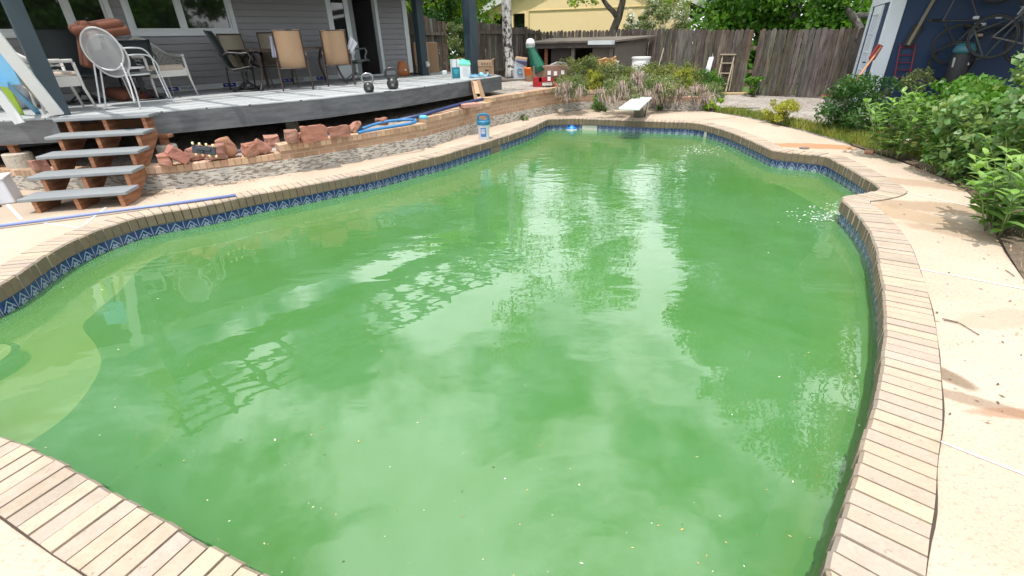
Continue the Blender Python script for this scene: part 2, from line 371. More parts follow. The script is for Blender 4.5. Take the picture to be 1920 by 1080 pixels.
for i in range(n):
    j=(i+1)%n; a,b=OUT[i],OUT[j]; w0=.004+.010*max(0,noise.noise(Vector((i*.23,1,0)))+.35); w1=.004+.010*max(0,noise.noise(Vector(((i+1)*.23,1,0)))+.35)
    if (b-a).length<.02: continue
    cj.add([(a.x-NR3[i].x*.004,a.y-NR3[i].y*.004,.0035),(b.x-NR3[j].x*.004,b.y-NR3[j].y*.004,.0035),(b.x+NR3[j].x*w1,b.y+NR3[j].y*w1,.0035),(a.x+NR3[i].x*w0,a.y+NR3[i].y*w0,.0035)],[(0,1,2,3)])
cj.build('joint_line',mat('joint_dirt',(.055,.04,.03),1,30,.3),pool)
mb.build('coping_mortar',mat('mortar',(.075,.062,.05),.95,20,.3),pool)
mb=MB(); mb.poly([(p.x,p.y) for p in off(POOL,NR,.06,0)],-1.7,WZ)
# keep only a closed body whose sides sit inside the surrounding shell
struct(mb.build('water',m_water()))
# ------------------------------------------------------------ PAVING
wallpx=[(20,355),(150,358),(300,356),(400,345),(530,327),(646,307),(704,296),(808,275),(892,248),(925,237),(996,221),(1040,212),(1096,206.5),(1200,205),(1320,206.5)]
WB=[at(u,v) for u,v in wallpx]; WB=[Vector((-13,8.2,0)),Vector((-9,7.1,0))]+WB
edge=[at(u,v) for u,v in [(1330,209),(1400,221),(1500,245),(1600,275),(1680,300),(1760,330),(1808,355),(1840,385),(1862,430),(1885,475),(1920,525)]]+[Vector((3.6,2.2,0)),Vector((3.55,1.0,0)),Vector((3.7,-3,0))]
outer=WB+edge+[Vector((3.7,-6,0)),Vector((-13,-6,0))]
def tri_sheet(name,outer,holes,zf,m,spacing=None,flip=False):
    polys=[[Vector((p[0],p[1],0)) for p in outer]]+[[Vector((p[0],p[1],0)) for p in h] for h in holes]
    allp=[p for q in polys for p in q]
    if spacing:
        co=[Vector((p.x,p.y)) for p in allp]; ed=[]; b=0
        for q in polys:
            ed+=[(b+i,b+(i+1)%len(q)) for i in range(len(q))]; b+=len(q)
        def inside(x,y,q):
            c=False; k=len(q)
            for i in range(k):
                a,d=q[i],q[i-1]
                if (a.y>y)!=(d.y>y) and x<(d.x-a.x)*(y-a.y)/(d.y-a.y)+a.x: c=not c
            return c
        xs=[p.x for p in polys[0]];ys=[p.y for p in polys[0]]; x=min(xs)+spacing
        while x<max(xs):
            y=min(ys)+spacing*.7
            while y<max(ys):
                if inside(x,y,polys[0]) and not any(inside(x,y,h) for h in polys[1:]): co.append(Vector((x+rr(-.2,.2)*spacing,y+rr(-.2,.2)*spacing)))
                y+=spacing
            x+=spacing
        r=delaunay_2d_cdt(co,ed,[],0,1e-5); vs=r[0]
        fs=[]
        for f in r[2]:
            cx=sum(vs[i][0] for i in f)/3; cy=sum(vs[i][1] for i in f)/3
            if inside(cx,cy,polys[0]) and not any(inside(cx,cy,h) for h in polys[1:]): fs.append(tuple(f))
        vs=[(p[0],p[1],zf(p[0],p[1])) for p in vs]
    else:
        vs=[(p.x,p.y,zf(p.x,p.y)) for p in allp]; fs=[tuple(t) for t in tessellate_polygon(polys)]
    me=bpy.data.meshes.new(name); me.from_pydata(vs,[],fs); bm=bmesh.new(); bm.from_mesh(me)
    bmesh.ops.recalc_face_normals(bm,faces=bm.faces)
    for f in bm.faces:
        if f.normal.z<0: f.normal_flip()
    bm.to_mesh(me); bm.free(); me.materials.append(m); o=bpy.data.objects.new(name,me); C.objects.link(o); return struct(o)
def m_paving():
    n=N('exposed_aggregate_paving'); p=n.pos()
    big=n.noise(p,.8,5); fine=n.noise(p,46,4,.75); peb=n.n('TexVoronoi',None,Vector=p,Scale=85).outputs[0]
    col=n.mix(n.ramp(big,.3,.7),rgb((.40,.312,.235)),rgb((.455,.37,.29)))
    dk=n.ramp(fine,.53,.66); col=n.mix(n.math('MULTIPLY',dk,.42),col,rgb((.18,.115,.07)))
    wt=n.ramp(peb,.30,.10); col=n.mix(n.math('MULTIPLY',wt,.3),col,rgb((.62,.55,.46)))
    nz=n.noise(p,2.6,5,.65); nz2=n.noise(p,9,4,.6)
    sp=n.n('SeparateXYZ',None,Vector=p)
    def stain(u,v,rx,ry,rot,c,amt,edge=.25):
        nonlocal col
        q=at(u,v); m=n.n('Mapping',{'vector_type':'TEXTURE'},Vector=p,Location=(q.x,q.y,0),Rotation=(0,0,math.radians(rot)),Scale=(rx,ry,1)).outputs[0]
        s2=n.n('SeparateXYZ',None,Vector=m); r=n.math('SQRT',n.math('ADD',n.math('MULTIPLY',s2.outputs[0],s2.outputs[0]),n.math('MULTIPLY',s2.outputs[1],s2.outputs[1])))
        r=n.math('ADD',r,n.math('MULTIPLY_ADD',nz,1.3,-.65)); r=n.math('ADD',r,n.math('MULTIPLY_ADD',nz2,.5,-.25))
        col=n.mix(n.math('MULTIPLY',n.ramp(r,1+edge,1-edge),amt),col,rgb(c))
    stain(1530,274,.62,.22,-20,(0.347,0.167,0.074),.85,.12)
    stain(1690,340,.9,.16,-40,(0.260,0.167,0.093),.5)
    stain(1790,392,.7,.2,-25,(0.223,0.143,0.074),.6)
    stain(1690,400,.5,.22,-50,(0.279,0.186,0.099),.55)
    stain(1830,440,.55,.14,-35,(0.236,0.155,0.087),.5)
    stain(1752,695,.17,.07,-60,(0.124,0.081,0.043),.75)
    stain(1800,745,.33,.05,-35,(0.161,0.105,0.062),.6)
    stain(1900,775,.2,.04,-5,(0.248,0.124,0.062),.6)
    stain(1860,600,.3,.1,10,(0.322,0.248,0.174),.5)
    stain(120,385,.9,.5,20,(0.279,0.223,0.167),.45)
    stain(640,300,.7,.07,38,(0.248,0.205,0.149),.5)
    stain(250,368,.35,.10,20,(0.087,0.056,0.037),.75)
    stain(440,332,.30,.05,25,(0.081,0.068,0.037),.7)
    n.bsdf(Base_Color=col,Roughness=.9,Normal=n.bump(n.math('ADD',fine,peb),.5,.006)); return n.m
# coping outer edge as hole (thin it to keep polygon simple)
hole=off(POOL,NR,.12,0)
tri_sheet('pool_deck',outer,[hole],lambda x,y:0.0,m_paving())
M_joint=mat('joint_strip',(.66,.66,.66),.7)
M_jointd=mat('crack_joint',(.22,.16,.11),.9)
def strip(a,b,w,m,name='expansion_joint'):
    a=at(*a);b=at(*b);d=(b-a).normalized();s=Vector((d.y,-d.x,0))*w/2; mb=MB()
    mb.add([a-s+Vector((0,0,.004)),b-s+Vector((0,0,.004)),b+s+Vector((0,0,.004)),a+s+Vector((0,0,.004))],[(0,1,2,3)]); return struct(mb.build(name,m))
strip((1714,503),(1990,556),.011,M_joint); strip((1764,829),(2000,922),.011,M_joint); strip((1700,362),(1850,394),.012,M_joint)
strip((14,384),(41,412),.03,M_joint); strip((79,418),(148,427),.022,M_joint); strip((157,423),(200,388),.03,M_joint)
strip((1318,225),(1380,220.5),.02,M_jointd); strip((1330,262),(1560,290),.004,M_jointd)
# ------------------------------------------------------------ TERRAIN
def interp(x,xs,ys):
    return float(np.interp(x,xs,ys))
def zt(x,y): return interp(x,[-12,-5,-3.5,-2,.5,2,3.5,4.8,6],[.12,.16,.24,.36,.50,.42,.26,.05,-.012])
def m_gravel():
    n=N('gravel'); p=n.pos(); v=n.n('TexVoronoi',None,Vector=p,Scale=26); a=n.noise(p,1.1,5); b=n.noise(p,30,3,.8)
    col=n.mix(n.ramp(a,.35,.65),rgb((.27,.235,.205)),rgb((.37,.335,.30)))
    sv=n.n('SeparateColor',None,Color=v.outputs['Color']); f=n.math('MULTIPLY_ADD',sv.outputs[0],.7,.6)
    col=n.mix(1.0,col,n.n('CombineColor',None,Red=f,Green=f,Blue=f).outputs[0],'MULTIPLY')
    col=n.mix(n.math('MULTIPLY',n.ramp(b,.55,.7),.5),col,rgb((.12,.10,.08)))
    n.bsdf(Base_Color=col,Roughness=.95,Normal=n.bump(v.outputs[0],.8,.02)); return n.m
M_grav=m_gravel()
def m_soil():
    n=N('planting_soil'); p=n.pos(); a=n.noise(p,2.5,5); b=n.noise(p,28,4,.8)
    col=n.mix(n.ramp(a,.35,.65),rgb((.075,.052,.034)),rgb((.17,.13,.09))); col=n.mix(n.ramp(b,.58,.72),col,rgb((.30,.24,.17)))
    n.bsdf(Base_Color=col,Roughness=1.0,Normal=n.bump(b,.9,.03)); return n.m
M_soil=m_soil()
far=[Vector((60*math.cos(t),60*math.sin(t)+10,0)) for t in np.linspace(0,2*math.pi,40,endpoint=False)]
ring=[p for p in outer]
tri_sheet('ground',far,[ring],lambda x,y:-.02,M_grav)
terr=[p+Vector((0,.10,0)) for p in WB[:-1]]+[WB[-1]+Vector((.05,.1,0)),Vector((6.3,12.4,0)),Vector((7.5,16,0)),Vector((6.5,22,0)),Vector((-14,22,0)),Vector((-14,9,0))]
tri_sheet('yard_gravel',terr,[],lambda x,y:zt(x,y)+.02*noise.noise(Vector((x*1.5,y*1.5,0))),M_grav,.45)
bed=edge[3:]+[Vector((9.5,-3,0)),Vector((11,6,0)),Vector((7.6,9.4,0)),at(1560,225)]
tri_sheet('planting_bed',bed,[],lambda x,y:.02+.035*noise.noise(Vector((x*2,y*2,3))),M_soil,.25)
# ------------------------------------------------------------ RETAINING WALL
def m_mosaic():
    n=N('stone_mosaic'); b=n.n('TexBrick',{'offset':.5,'offset_frequency':2,'squash':1},Vector=n.uv(),Color1=(0,0,0,1),Color2=(1,1,1,1),Mortar=(.5,.5,.5,1),Scale=1.0,Mortar_Size=.0016,Bias=0,Brick_Width=.055,Row_Height=.0155)
    b.inputs['Mortar Smooth'].default_value=.1
    s=n.n('SeparateColor',None,Color=b.outputs[0]).outputs[0]
    r=n.n('ValToRGB',None,Fac=s); cr=r.color_ramp; cr.interpolation='CONSTANT'
    for k,(p,c) in enumerate([(0,(.12,.10,.085)),(.12,(.20,.17,.14)),(.26,(.42,.40,.36)),(.6,(.50,.48,.43)),(.74,(.24,.205,.17)),(.86,(.46,.45,.41))]):
        e=cr.elements[k] if k<2 else cr.elements.new(p); e.position=p; e.color=rgb(c)
    col=n.mix(b.outputs[1],r.outputs[0],rgb((.36,.34,.30))); col=n.mix(n.math('MULTIPLY',n.ramp(n.noise(n.pos(),3,5),.5,.7),.35),col,rgb((.20,.17,.13)))
    n.bsdf(Base_Color=col,Roughness=.5,Normal=n.bump(b.outputs[1],-.4,.003)); return n.m
def m_wallbrick():
    n=N('tan_wall_brick'); b=n.n('TexBrick',{'offset':.5,'offset_frequency':2},Vector=n.uv(),Color1=(0,0,0,1),Color2=(1,1,1,1),Mortar=(.5,.5,.5,1),Scale=1.0,Mortar_Size=.005,Bias=0,Brick_Width=.215,Row_Height=.075)
    s=n.n('SeparateColor',None,Color=b.outputs[0]).outputs[0]
    col=n.mix(s,rgb((.30,.18,.115)),rgb((.42,.275,.18))); nz=n.noise(n.pos(),14,4); col=n.mix(n.math('MULTIPLY',nz,.5),col,rgb((.30,.19,.12)))
    col=n.mix(b.outputs[1],col,rgb((.40,.32,.245)))
    n.bsdf(Base_Color=col,Roughness=.9,Normal=n.bump(b.outputs[1],-.5,.006)); return n.m
rw=thing('retaining_wall','low curved retaining wall of tan brick with a grey stone mosaic strip along its foot','wall',(-1.4,8.9,0))
WP=resample(smoothpath(WB,False,.1),.1); WN=normals(WP,False,2)   # travelling left->right: (d.y,-d.x) points to the pool
mb=MB(); ladderstrip(mb,WP,off(WP,WN,.012,-.005),off(WP,WN,.012,.20),1,0,.205); 
mb2=[Vector((p.x,p.y,.20)) for p in off(WP,WN,.012,0)]
ladderstrip(mb,WP,mb2,[Vector((p.x,p.y,.2)) for p in off(WP,WN,-.02,0)],1,0,.03)
mb.build('mosaic_band',m_mosaic(),rw)
def ixof(u,v): q=at(u,v); return min(range(len(WP)),key=lambda k:(WP[k]-q).length)
steps=[(0,ixof(215,357),.27),(ixof(215,357),ixof(530,327),.30),(ixof(530,327),ixof(803,276),.405),(ixof(803,276),ixof(923,237.5),.50),(ixof(923,237.5),ixof(1075,209),.575),(ixof(1075,209),ixof(1200,205),.47),(ixof(1200,205),len(WP)-1,.29)]
palw=[(.40,.265,.175),(.45,.305,.20),(.36,.23,.15),(.48,.34,.235),(.42,.26,.17)]
faces=MB(); caps=MB(); CD=.24
for a,b,zz in steps:
    P=WP[a:b+1]; Q=WN[a:b+1]
    ladderstrip(faces,P,off(P,Q,0,.195),off(P,Q,0,zz-.085),1,zz-.085-.195 and 0,zz-.085-.195)
    lo=off(P,Q,-CD,.0); hi=off(P,Q,-CD,zz-.085); ladderstrip(faces,P,lo,hi,1,0,zz)
    for e in (0,-1):
        p,q=P[e],Q[e]; faces.add([(p.x,p.y,0),(p.x-q.x*CD,p.y-q.y*CD,0),(p.x-q.x*CD,p.y-q.y*CD,zz-.085),(p.x,p.y,zz-.085)],[(0,1,2,3)],(1,1,1),[(0,0),(CD,0),(CD,zz),(0,zz)])
    P2=resample(P,.083); Q2=normals(P2,False,2)
    for i in range(len(P2)-1):
        A=P2[i]+Q2[i]*.012; B=P2[i+1]+Q2[i+1]*.012; D=P2[i]-Q2[i]*CD; E_=P2[i+1]-Q2[i+1]*CD; g=.05
        a_,b_=A.lerp(B,g),B.lerp(A,g); d_,e_=D.lerp(E_,g),E_.lerp(D,g); z1=zz+rr(-.003,.003); z0=zz-.083; c=jc(R.choice(palw),.12)
        caps.add([(a_.x,a_.y,z0),(b_.x,b_.y,z0),(e_.x,e_.y,z0),(d_.x,d_.y,z0),(a_.x,a_.y,z1),(b_.x,b_.y,z1),(e_.x,e_.y,z1),(d_.x,d_.y,z1)],[(3,2,1,0),(4,5,6,7),(0,1,5,4),(1,2,6,5),(2,3,7,6),(3,0,4,7)],c)
    lo=[Vector((p.x,p.y,zz-.008)) for p in off(P,Q,.004,0)]; hi=[Vector((p.x,p.y,zz-.008)) for p in off(P,Q,-CD+.008,0)]
    ladderstrip(faces,P,lo,hi,1,0,.02); ladderstrip(faces,P,off(P,Q,.004,zz-.086),lo,1,0,.01)
faces.build('brick_face',m_wallbrick(),rw); caps.build('brick_cap',m_brick_attr('cap_brick',ns=12),rw)
def ztop(u,v):
    i=ixof(u,v)
    for a,b,z in steps:
        if a<=i<b: return z
    return .29
# ------------------------------------------------------------ HOUSE (grey lap siding)
M_white=mat('white_trim',(.62,.66,.68),.45,5,.08); M_wood=mat('reddish_wood',(.20,.075,.035),.75,3,.4,c2=(.32,.15,.075),stretch=(1,1,6),bump=.3)
M_post=mat('slate_post_paint',(.024,.043,.056),.5,4,.2); M_char=mat('charcoal_paint',(.075,.082,.09),.5,2.5,.35,c2=(.11,.118,.125),stretch=(1,1,5))
M_glass=mat('dark_glass',(.012,.014,.012),.03,3,0,spec=.8); M_black=mat('black_interior',(.004,.004,.004),.9)
M_side=mat('grey_siding',(.275,.272,.285),.65,1.5,.12,bump=.15,bs=60)
A0=Vector((-2.63,14.52,0)); ht=azv(44); hn=Vector((ht.y,-ht.x,0))
HM=Matrix.Translation(A0)@Matrix(((ht.x,-hn.x,0,0),(ht.y,-hn.y,0,0),(0,0,1,0),(0,0,0,1)))
def sof(u,v): return (hit(u,v,A0,hn)-A0).dot(ht)
def zof(u,v): return hit(u,v,A0,hn).z
DK=.88
house=thing('house','single-storey house with grey lap siding and white trimmed windows behind the deck','house',tuple(A0+Vector((0,0,DK))),math.atan2(ht.y,ht.x))
w2a,w2b=sof(246,66),sof(447,66); w1b=sof(222,60); w1a=w1b-1.95; wz=zof(340,66); da,db=sof(618,60),sof(712,60)
open_=[(w2a,w2b,wz,3.0),(w1a,w1b,wz,3.0),(da,db,.8,2.98)]
mb=MB(); mb.M=HM; z=.99
while z<3.15:
    segs=[(-12.,-.10)]
    for a,b,z0,z1 in open_:
        if z+.06>z0 and z+.06<z1:
            ns=[]
            for p,q in segs:
                if a>p and b<q: ns+=[(p,a+.03),(b-.03,q)]
                else: ns.append((p,q))
            segs=ns
    for p,q in segs:
        mb.add([(p,-.036,z+.013),(q,-.036,z+.013),(q,-.014,z+.122),(p,-.014,z+.122),(p,-.002,z+.013),(q,-.002,z+.013),(p,-.002,z+.122),(q,-.002,z+.122)],[(0,1,2,3),(4,5,1,0),(3,2,7,6)])
    z+=.122
# closing wall behind the laps, with openings
def wallbits(mb,s0,s1,z0,z1,ops,y0,y1):
    xs=sorted({s0,s1,*[a for o in ops for a in o[:2]]})
    for a,b in zip(xs,xs[1:]):
        o=[q for q in ops if q[0]<=a+1e-6 and q[1]>=b-1e-6]
        if not o: mb.box(a,b,y0,y1,z0,z1)
        else:
            if o[0][2]>z0: mb.box(a,b,y0,y1,z0,o[0][2])
            if o[0][3]<z1: mb.box(a,b,y0,y1,o[0][3],z1)
wallbits(mb,-12,-.02,.2,3.2,[(a,b,c,d) for a,b,c,d in open_],.0,.15)
mb.box(-.15,-.02,.15,8,.2,3.2); mb.box(-12,-11.85,.15,8,.2,3.2); mb.box(-12,-.02,8,8.15,.2,3.2)
mb.build('siding_wall',M_side,house)
mb=MB(); mb.M=HM; mb.box(-.10,.03,-.05,.08,.89,3.2); mb.build('corner_trim',M_white,house)
mb=MB(); mb.M=HM; mb.box(-11.9,-.2,.16,7.9,.85,.87); mb.box(-11.8,-.2,.16,.18,2.9,3.15); mb.box(-11.9,-.2,3.2,3.25,.87,3.1); mb.build('dark_room',M_black,house)
def window(a,b,z0,z1,mul):
    fr=MB(); fr.M=HM; f=.085
    for x0,x1,y0,y1 in [(a,a+f,z0,z1),(b-f,b,z0,z1),(a+f,b-f,z0,z0+f),(a+f,b-f,z1-f,z1)]: fr.box(x0,x1,-.055,.06,y0,y1)
    fr.box(a-.01,b+.01,-.07,-.0565,z0-.012,z0+.03)
    for x0,x1 in [(a+f+.003,mul-.03),(mul+.03,b-f-.003)]:
        g=.035
        for p,q,r_,s_ in [(x0,x0+g,z0+f,z1-f),(x1-g,x1,z0+f,z1-f),(x0+g,x1-g,z0+f,z0+f+g),(x0+g,x1-g,z1-f-g,z1-f)]: fr.box(p,q,-.03,.03,r_,s_)
    fr.box(mul-.03,mul+.03,-.04,.04,z0+f,z1-f)
    w=fr.build('window',M_white,house,bevel=.004)
    gl=MB(); gl.M=HM
    gl.box(a+f,mul-.03,.0,.006,z0+f,z1-f); gl.box(mul+.03,b-f,.0,.006,z0+f,z1-f); g=gl.build('pane',M_glass)
    g.parent=w; g.location=g.location-w.location if False else g.location
    g.matrix_parent_inverse=(Matrix.LocRotScale(house.location,house.rotation_euler,None)@w.matrix_parent_inverse@Matrix.Translation(w.location)).inverted()
    return w
window(w2a,w2b,wz,3.0,sof(343,45)); window(w1a,w1b,wz,3.0,sof(137,48))
# sliding door: left leaf glazed, right side standing open
mid=sof(657,60); mb=MB(); mb.M=HM
f=.08
mb.box(da,da+f,-.05,.10,.9,2.98); mb.box(db-f,db,-.05,.10,.9,2.98); mb.box(da+f,db-f,-.05,.10,2.9,2.98); mb.box(da+f,db-f,-.05,.10,.885,.925)
dfr=mb.build('sliding_door',M_white,house,bevel=.004)
PD=Matrix.LocRotScale(house.location,house.rotation_euler,None)@dfr.matrix_parent_inverse@Matrix.Translation(dfr.location)
def sub(mb,name,m,PM,par):
    o=mb.build(name,m); o.parent=par; o.matrix_parent_inverse=PM.inverted(); return o
mb=MB(); mb.M=HM
for x0,x1,z0,z1 in [(da+f,da+f+.07,.93,2.9),(mid-.07,mid,.93,2.9),(da+f+.07,mid-.07,.93,1.32),(da+f+.07,mid-.07,2.8,2.9)]: mb.box(x0,x1,.0,.04,z0,z1)
mb.box(mid+.02,mid+.075,.05,.085,.93,2.9)
sub(mb,'door_leaf',M_white,PD,dfr)
mb=MB(); mb.M=HM; mb.box(da+f+.07,mid-.07,.018,.024,1.32,2.8); sub(mb,'pane',M_glass,PD,dfr)
mb=MB(); mb.M=HM; mb.box(mid+.08,mid+.20,.06,.09,.93,2.9); sub(mb,'screen_leaf',mat('grey_frame',(.22,.23,.24),.5),PD,dfr)
# white house-wrap strip above the deck with printed marks
mb=MB(); mb.M=HM; mb.box(-11.9,da,-.03,-.001,.885,.988); mb.box(db,-.105,-.03,-.001,.885,.988); mb.build('wrap_strip',mat('house_wrap',(.52,.54,.55),.6,7,.15,bump=.3,bs=12),house)
M_blue=mat('print_blue',(.02,.03,.22),.6); M_ink=mat('print_ink',(.05,.06,.13),.6)
ZM=Matrix(((1,0,0,0),(0,0,-1,0),(0,1,0,0),(0,0,0,1)))
for u in (318,430,540,605):
    s=sof(u,150); mb=MB(); mb.M=HM; mb.box(s-.16,s+.10,-.034,-.031,.90,.978); mb.build('printed_mark',M_blue,house)
    for q in (-.11,.0):
        mb=MB(); mb.M=HM; mb.add([(s+q,-.0355,.965),(s+q+.05,-.0355,.935),(s+q+.02,-.0355,.935),(s+q+.06,-.0355,.91),(s+q+.0,-.0355,.945)],[(0,1,2,3,4)])
        mb.build('printed_arrow',M_white,house)
    if u!=605: text_mesh('WRAP',.085,M_ink,house,HM@Matrix.Translation((s+.25,-.032,.937))@ZM)
# roof
M_roof=mat('shingle_roof',(.10,.095,.09),.9,14,.3,bump=.4)
mb=MB(); mb.M=HM
ey=-1.6
mb.add([(-12.6,ey,2.86),(.7,ey,2.86),(.7,4.2,4.5),(-12.6,4.2,4.5),(-12.6,9.6,2.98),(.7,9.6,2.98),(-12.6,ey,2.66),(.7,ey,2.66),(.7,9.6,2.80),(-12.6,9.6,2.80)],[(0,1,2,3),(3,2,5,4),(6,9,8,7),(6,7,1,0),(9,4,5,8),(7,8,5,2,1),(6,0,3,4,9)])
mb.build('roof',M_roof,house)
mb=MB(); mb.M=HM; mb.box(-12.6,.7,ey-.03,ey-.003,2.64,2.89); mb.build('fascia_board',mat('fascia_paint',(.30,.32,.33),.5),house)
# ------------------------------------------------------------ DECK
def m_boards():
    n=N('weathered_deck_paint'); p=n.pos(); m=n.n('Mapping',None,Vector=p,Rotation=(0,0,-math.atan2(ht.y,ht.x))).outputs[0]
    s=n.n('SeparateXYZ',None,Vector=m); fr=n.math('FRACT',n.math('DIVIDE',s.outputs[1],.145)); gap=n.math('LESS_THAN',fr,.05)
    idn=n.math('FLOOR',n.math('DIVIDE',s.outputs[1],.145)); wn_=n.n('TexWhiteNoise',{'noise_dimensions':'1D'},W=idn).outputs[0]
    st=n.n('Mapping',None,Vector=m,Scale=(1,14,1)).outputs[0]; g=n.noise(st,2.2,5,.65)
    col=n.mix(n.ramp(g,.3,.7),rgb((.30,.32,.33)),rgb((.46,.48,.48))); col=n.mix(n.math('MULTIPLY',wn_,.22),col,rgb((.25,.26,.27)))
    col=n.mix(gap,col,rgb((.03,.03,.03))); n.bsdf(Base_Color=col,Roughness=.7,Normal=n.bump(gap,-.6,.01)); return n.m
dfp=[Vector((-11.2,6.02,0)),Vector((-6.61,6.56,0)),Vector((-5.98,6.66,0))]+[at(u,v,DK) for u,v in [(273,211),(458,196.5),(600,184.5),(750,168),(885,150),(940,142)]]
for p in dfp: p.z=0
dpoly=dfp+[Vector((-.62,13.9,0)),Vector((-1.9,15.1,0)),A0-hn*.0+ht*.02,A0-ht*11.4+hn*.0]
deck=thing('wooden_deck','raised wooden deck with pale grey boards and a wide charcoal fascia','deck',(-4,9,.2))
mb=MB(); mb.poly([(p.x,p.y) for p in dpoly],.84,DK); mb.build('deck_boards',m_boards(),deck)
fs=MB()
for i,(a,b) in enumerate(zip(dfp,dfp[1:])):
    if i==2: continue
    d=(b-a).normalized(); nn=Vector((d.y,-d.x,0)); 
    P=[a+nn*.004,b+nn*.004]; z1=.865; z0=.575
    q=[P[0]+Vector((0,0,z0)),P[1]+Vector((0,0,z0)),P[1]+Vector((0,0,z1)),P[0]+Vector((0,0,z1))]; k=[v-nn*.04 for v in q]
    fs.add(q+k,[(0,1,2,3),(5,4,7,6),(4,5,1,0),(3,2,6,7),(4,0,3,7),(1,5,6,2)])
a,b=dpoly[8],dpoly[9]; d=(b-a).normalized(); nn=Vector((d.y,-d.x,0)); fs.beam(a+Vector((0,0,.72))-nn*.02,b+Vector((0,0,.72))-nn*.02,.04,.29)
fs.build('fascia_board',m_f if False else M_char,deck)
js=MB()
for k in range(26):
    s=-10.8+k*.42; p=A0+ht*s; q=p+hn*2.4; js.beam((p.x,p.y,.76),(q.x,q.y,.76),.04,.16)
js.build('joist',mat('old_joist',(.16,.10,.06),.9),deck)
js=MB(); p=A0-ht*11+hn*2.3; q=A0-ht*.3+hn*1.7; js.beam((p.x,p.y,.62),(q.x,q.y,.62),.09,.12); js.build('support_beam',mat('beam_wood',(.24,.13,.07),.85,4,.3),deck)
M_conc=mat('rough_concrete',(.40,.36,.30),.95,8,.25,bump=.6)
for k,(u,v,r,lab) in enumerate([(323,306,.13,'round concrete deck footing just behind the leaning red rocks'),(552,250,.12,'round concrete footing in the shade under the deck, right of the first'),(48,322,.16,'wide round footing in the dark left of the stairs')]):
    q=at(u,v,.2); mb=MB(); mb.lathe([(r*1.05,0),(r,.1),(r*.98,.30),(r*.9,.31)],22,(q.x,q.y,.15)); 
    t=thing('deck_footing',lab,'footing',(q.x,q.y,.15),0,'deck footings'); mb.build('concrete_pier',M_conc,t)
    mb=MB(); mb.box(q.x-.04,q.x+.04,q.y-.04,q.y+.04,.46,.56); mb.box(q.x-.12,q.x+.12,q.y-.05,q.y+.05,.56,.60); mb.build('post_bracket',M_wood,t)
# stairs
sx=azv(79); sy=azv(-11); S0=(at(38,373,.18)+at(231,361,.18))/2; S0.z=0
SM=Matrix.Translation(S0)@Matrix(((sx.x,sy.x,0,0),(sx.y,sy.y,0,0),(0,0,1,0),(0,0,0,1)))
st=thing('deck_stairs','open wooden stairs with four grey treads and red-brown stringers up to the deck','stairs',tuple(S0),math.atan2(sx.y,sx.x))
M_tread=mat('grey_tread',(.20,.215,.225),.65,2.5,.25,stretch=(1,5,1))
run=.292
for k in range(5):
    mb=MB(); mb.M=SM; z=.18*(k+1) if k<4 else .895; y=k*run
    mb.box(-.565,.545,y-.0,y+(.335 if k<4 else .30),z-.04,z); mb.build('tread',M_tread,st,bevel=.008)
def stringer(x,sc_=1):
    mb=MB(); mb.M=SM; w=.045; P=[(.02,0)]
    for k in range(5): P+=[(k*run+.015,.18*(k+1)-.042),((k+1)*run+.015,.18*(k+1)-.042)] 
    P[-1]=(4*run+.22,.86); P+= [(4*run+.22,.60),(.36,0)]
    n_=len(P); tr=tessellate_polygon([[Vector((a,b,0)) for a,b in P]])
    vs=[(x-w/2,a,b) for a,b in P]+[(x+w/2,a,b) for a,b in P]; f_=[tuple(t) for t in tr]+[tuple(n_+i for i in reversed(t)) for t in tr]+[(i,(i+1)%n_,n_+(i+1)%n_,n_+i) for i in range(n_)]
    mb.add(vs,f_); o=mb.build('stringer',M_wood,st); 
    bm=bmesh.new(); bm.from_mesh(o.data); bmesh.ops.recalc_face_normals(bm,faces=bm.faces); bm.to_mesh(o.data); bm.free()
for x in (-.42,.0,.46): stringer(x)
# posts and pergola
def post(u,v,w,lab,z1=3.05,rz=None):
    q=at(u,v,DK); mb=MB(); mb.cbox((q.x,q.y,(DK+z1)/2),(w,w,z1-DK),(0,0,math.atan2(ht.y,ht.x) if rz is None else rz))
    o=mb.build('deck_post',M_post,bevel=.01); tag(o,lab,'post','slate blue posts on the deck'); return q
p1=post(116,216,.19,'slate blue post at the top of the stairs, in front of the patio chairs')
p2=post(795,141,.20,'slate blue post beside the white corner trim and the tall cardboard carton')
p3=post(887,141.5,.25,'slate blue post behind the small boxes at the far end of the deck')
pg=thing('pergola','open slate blue pergola of beams and rafters carried by the deck posts above the frame','pergola',(p1.x,p1.y,3.05))
bd=(p3-p1).normalized(); bn=Vector((bd.y,-bd.x,0)); L=(p3-p1).length
mb=MB(); mb.beam(p1-bd*.4+Vector((0,0,2.27)),p3+bd*.5+Vector((0,0,2.27)),.12,.22); mb.build('beam',M_post,pg)
mb=MB(); mb.beam(p1-bd*.4-bn*.40+Vector((0,0,2.27)),p3+bd*.5-bn*.40+Vector((0,0,2.27)),.10,.20); mb.build('beam',M_post,pg)
k=-.3
while k<L+.4:
    b0=p1+bd*k+Vector((0,0,2.45)); mb=MB(); mb.beam(b0-bn*.5,b0+bn*1.5,.05,.17); mb.build('rafter',M_post,pg); k+=.7
for d_ in (.25,.6,.95,1.3):
    mb=MB(); mb.beam(p1-bd*.4+bn*d_+Vector((0,0,2.56)),p3+bd*.5+bn*d_+Vector((0,0,2.56)),.05,.045); mb.build('purlin',M_post,pg)
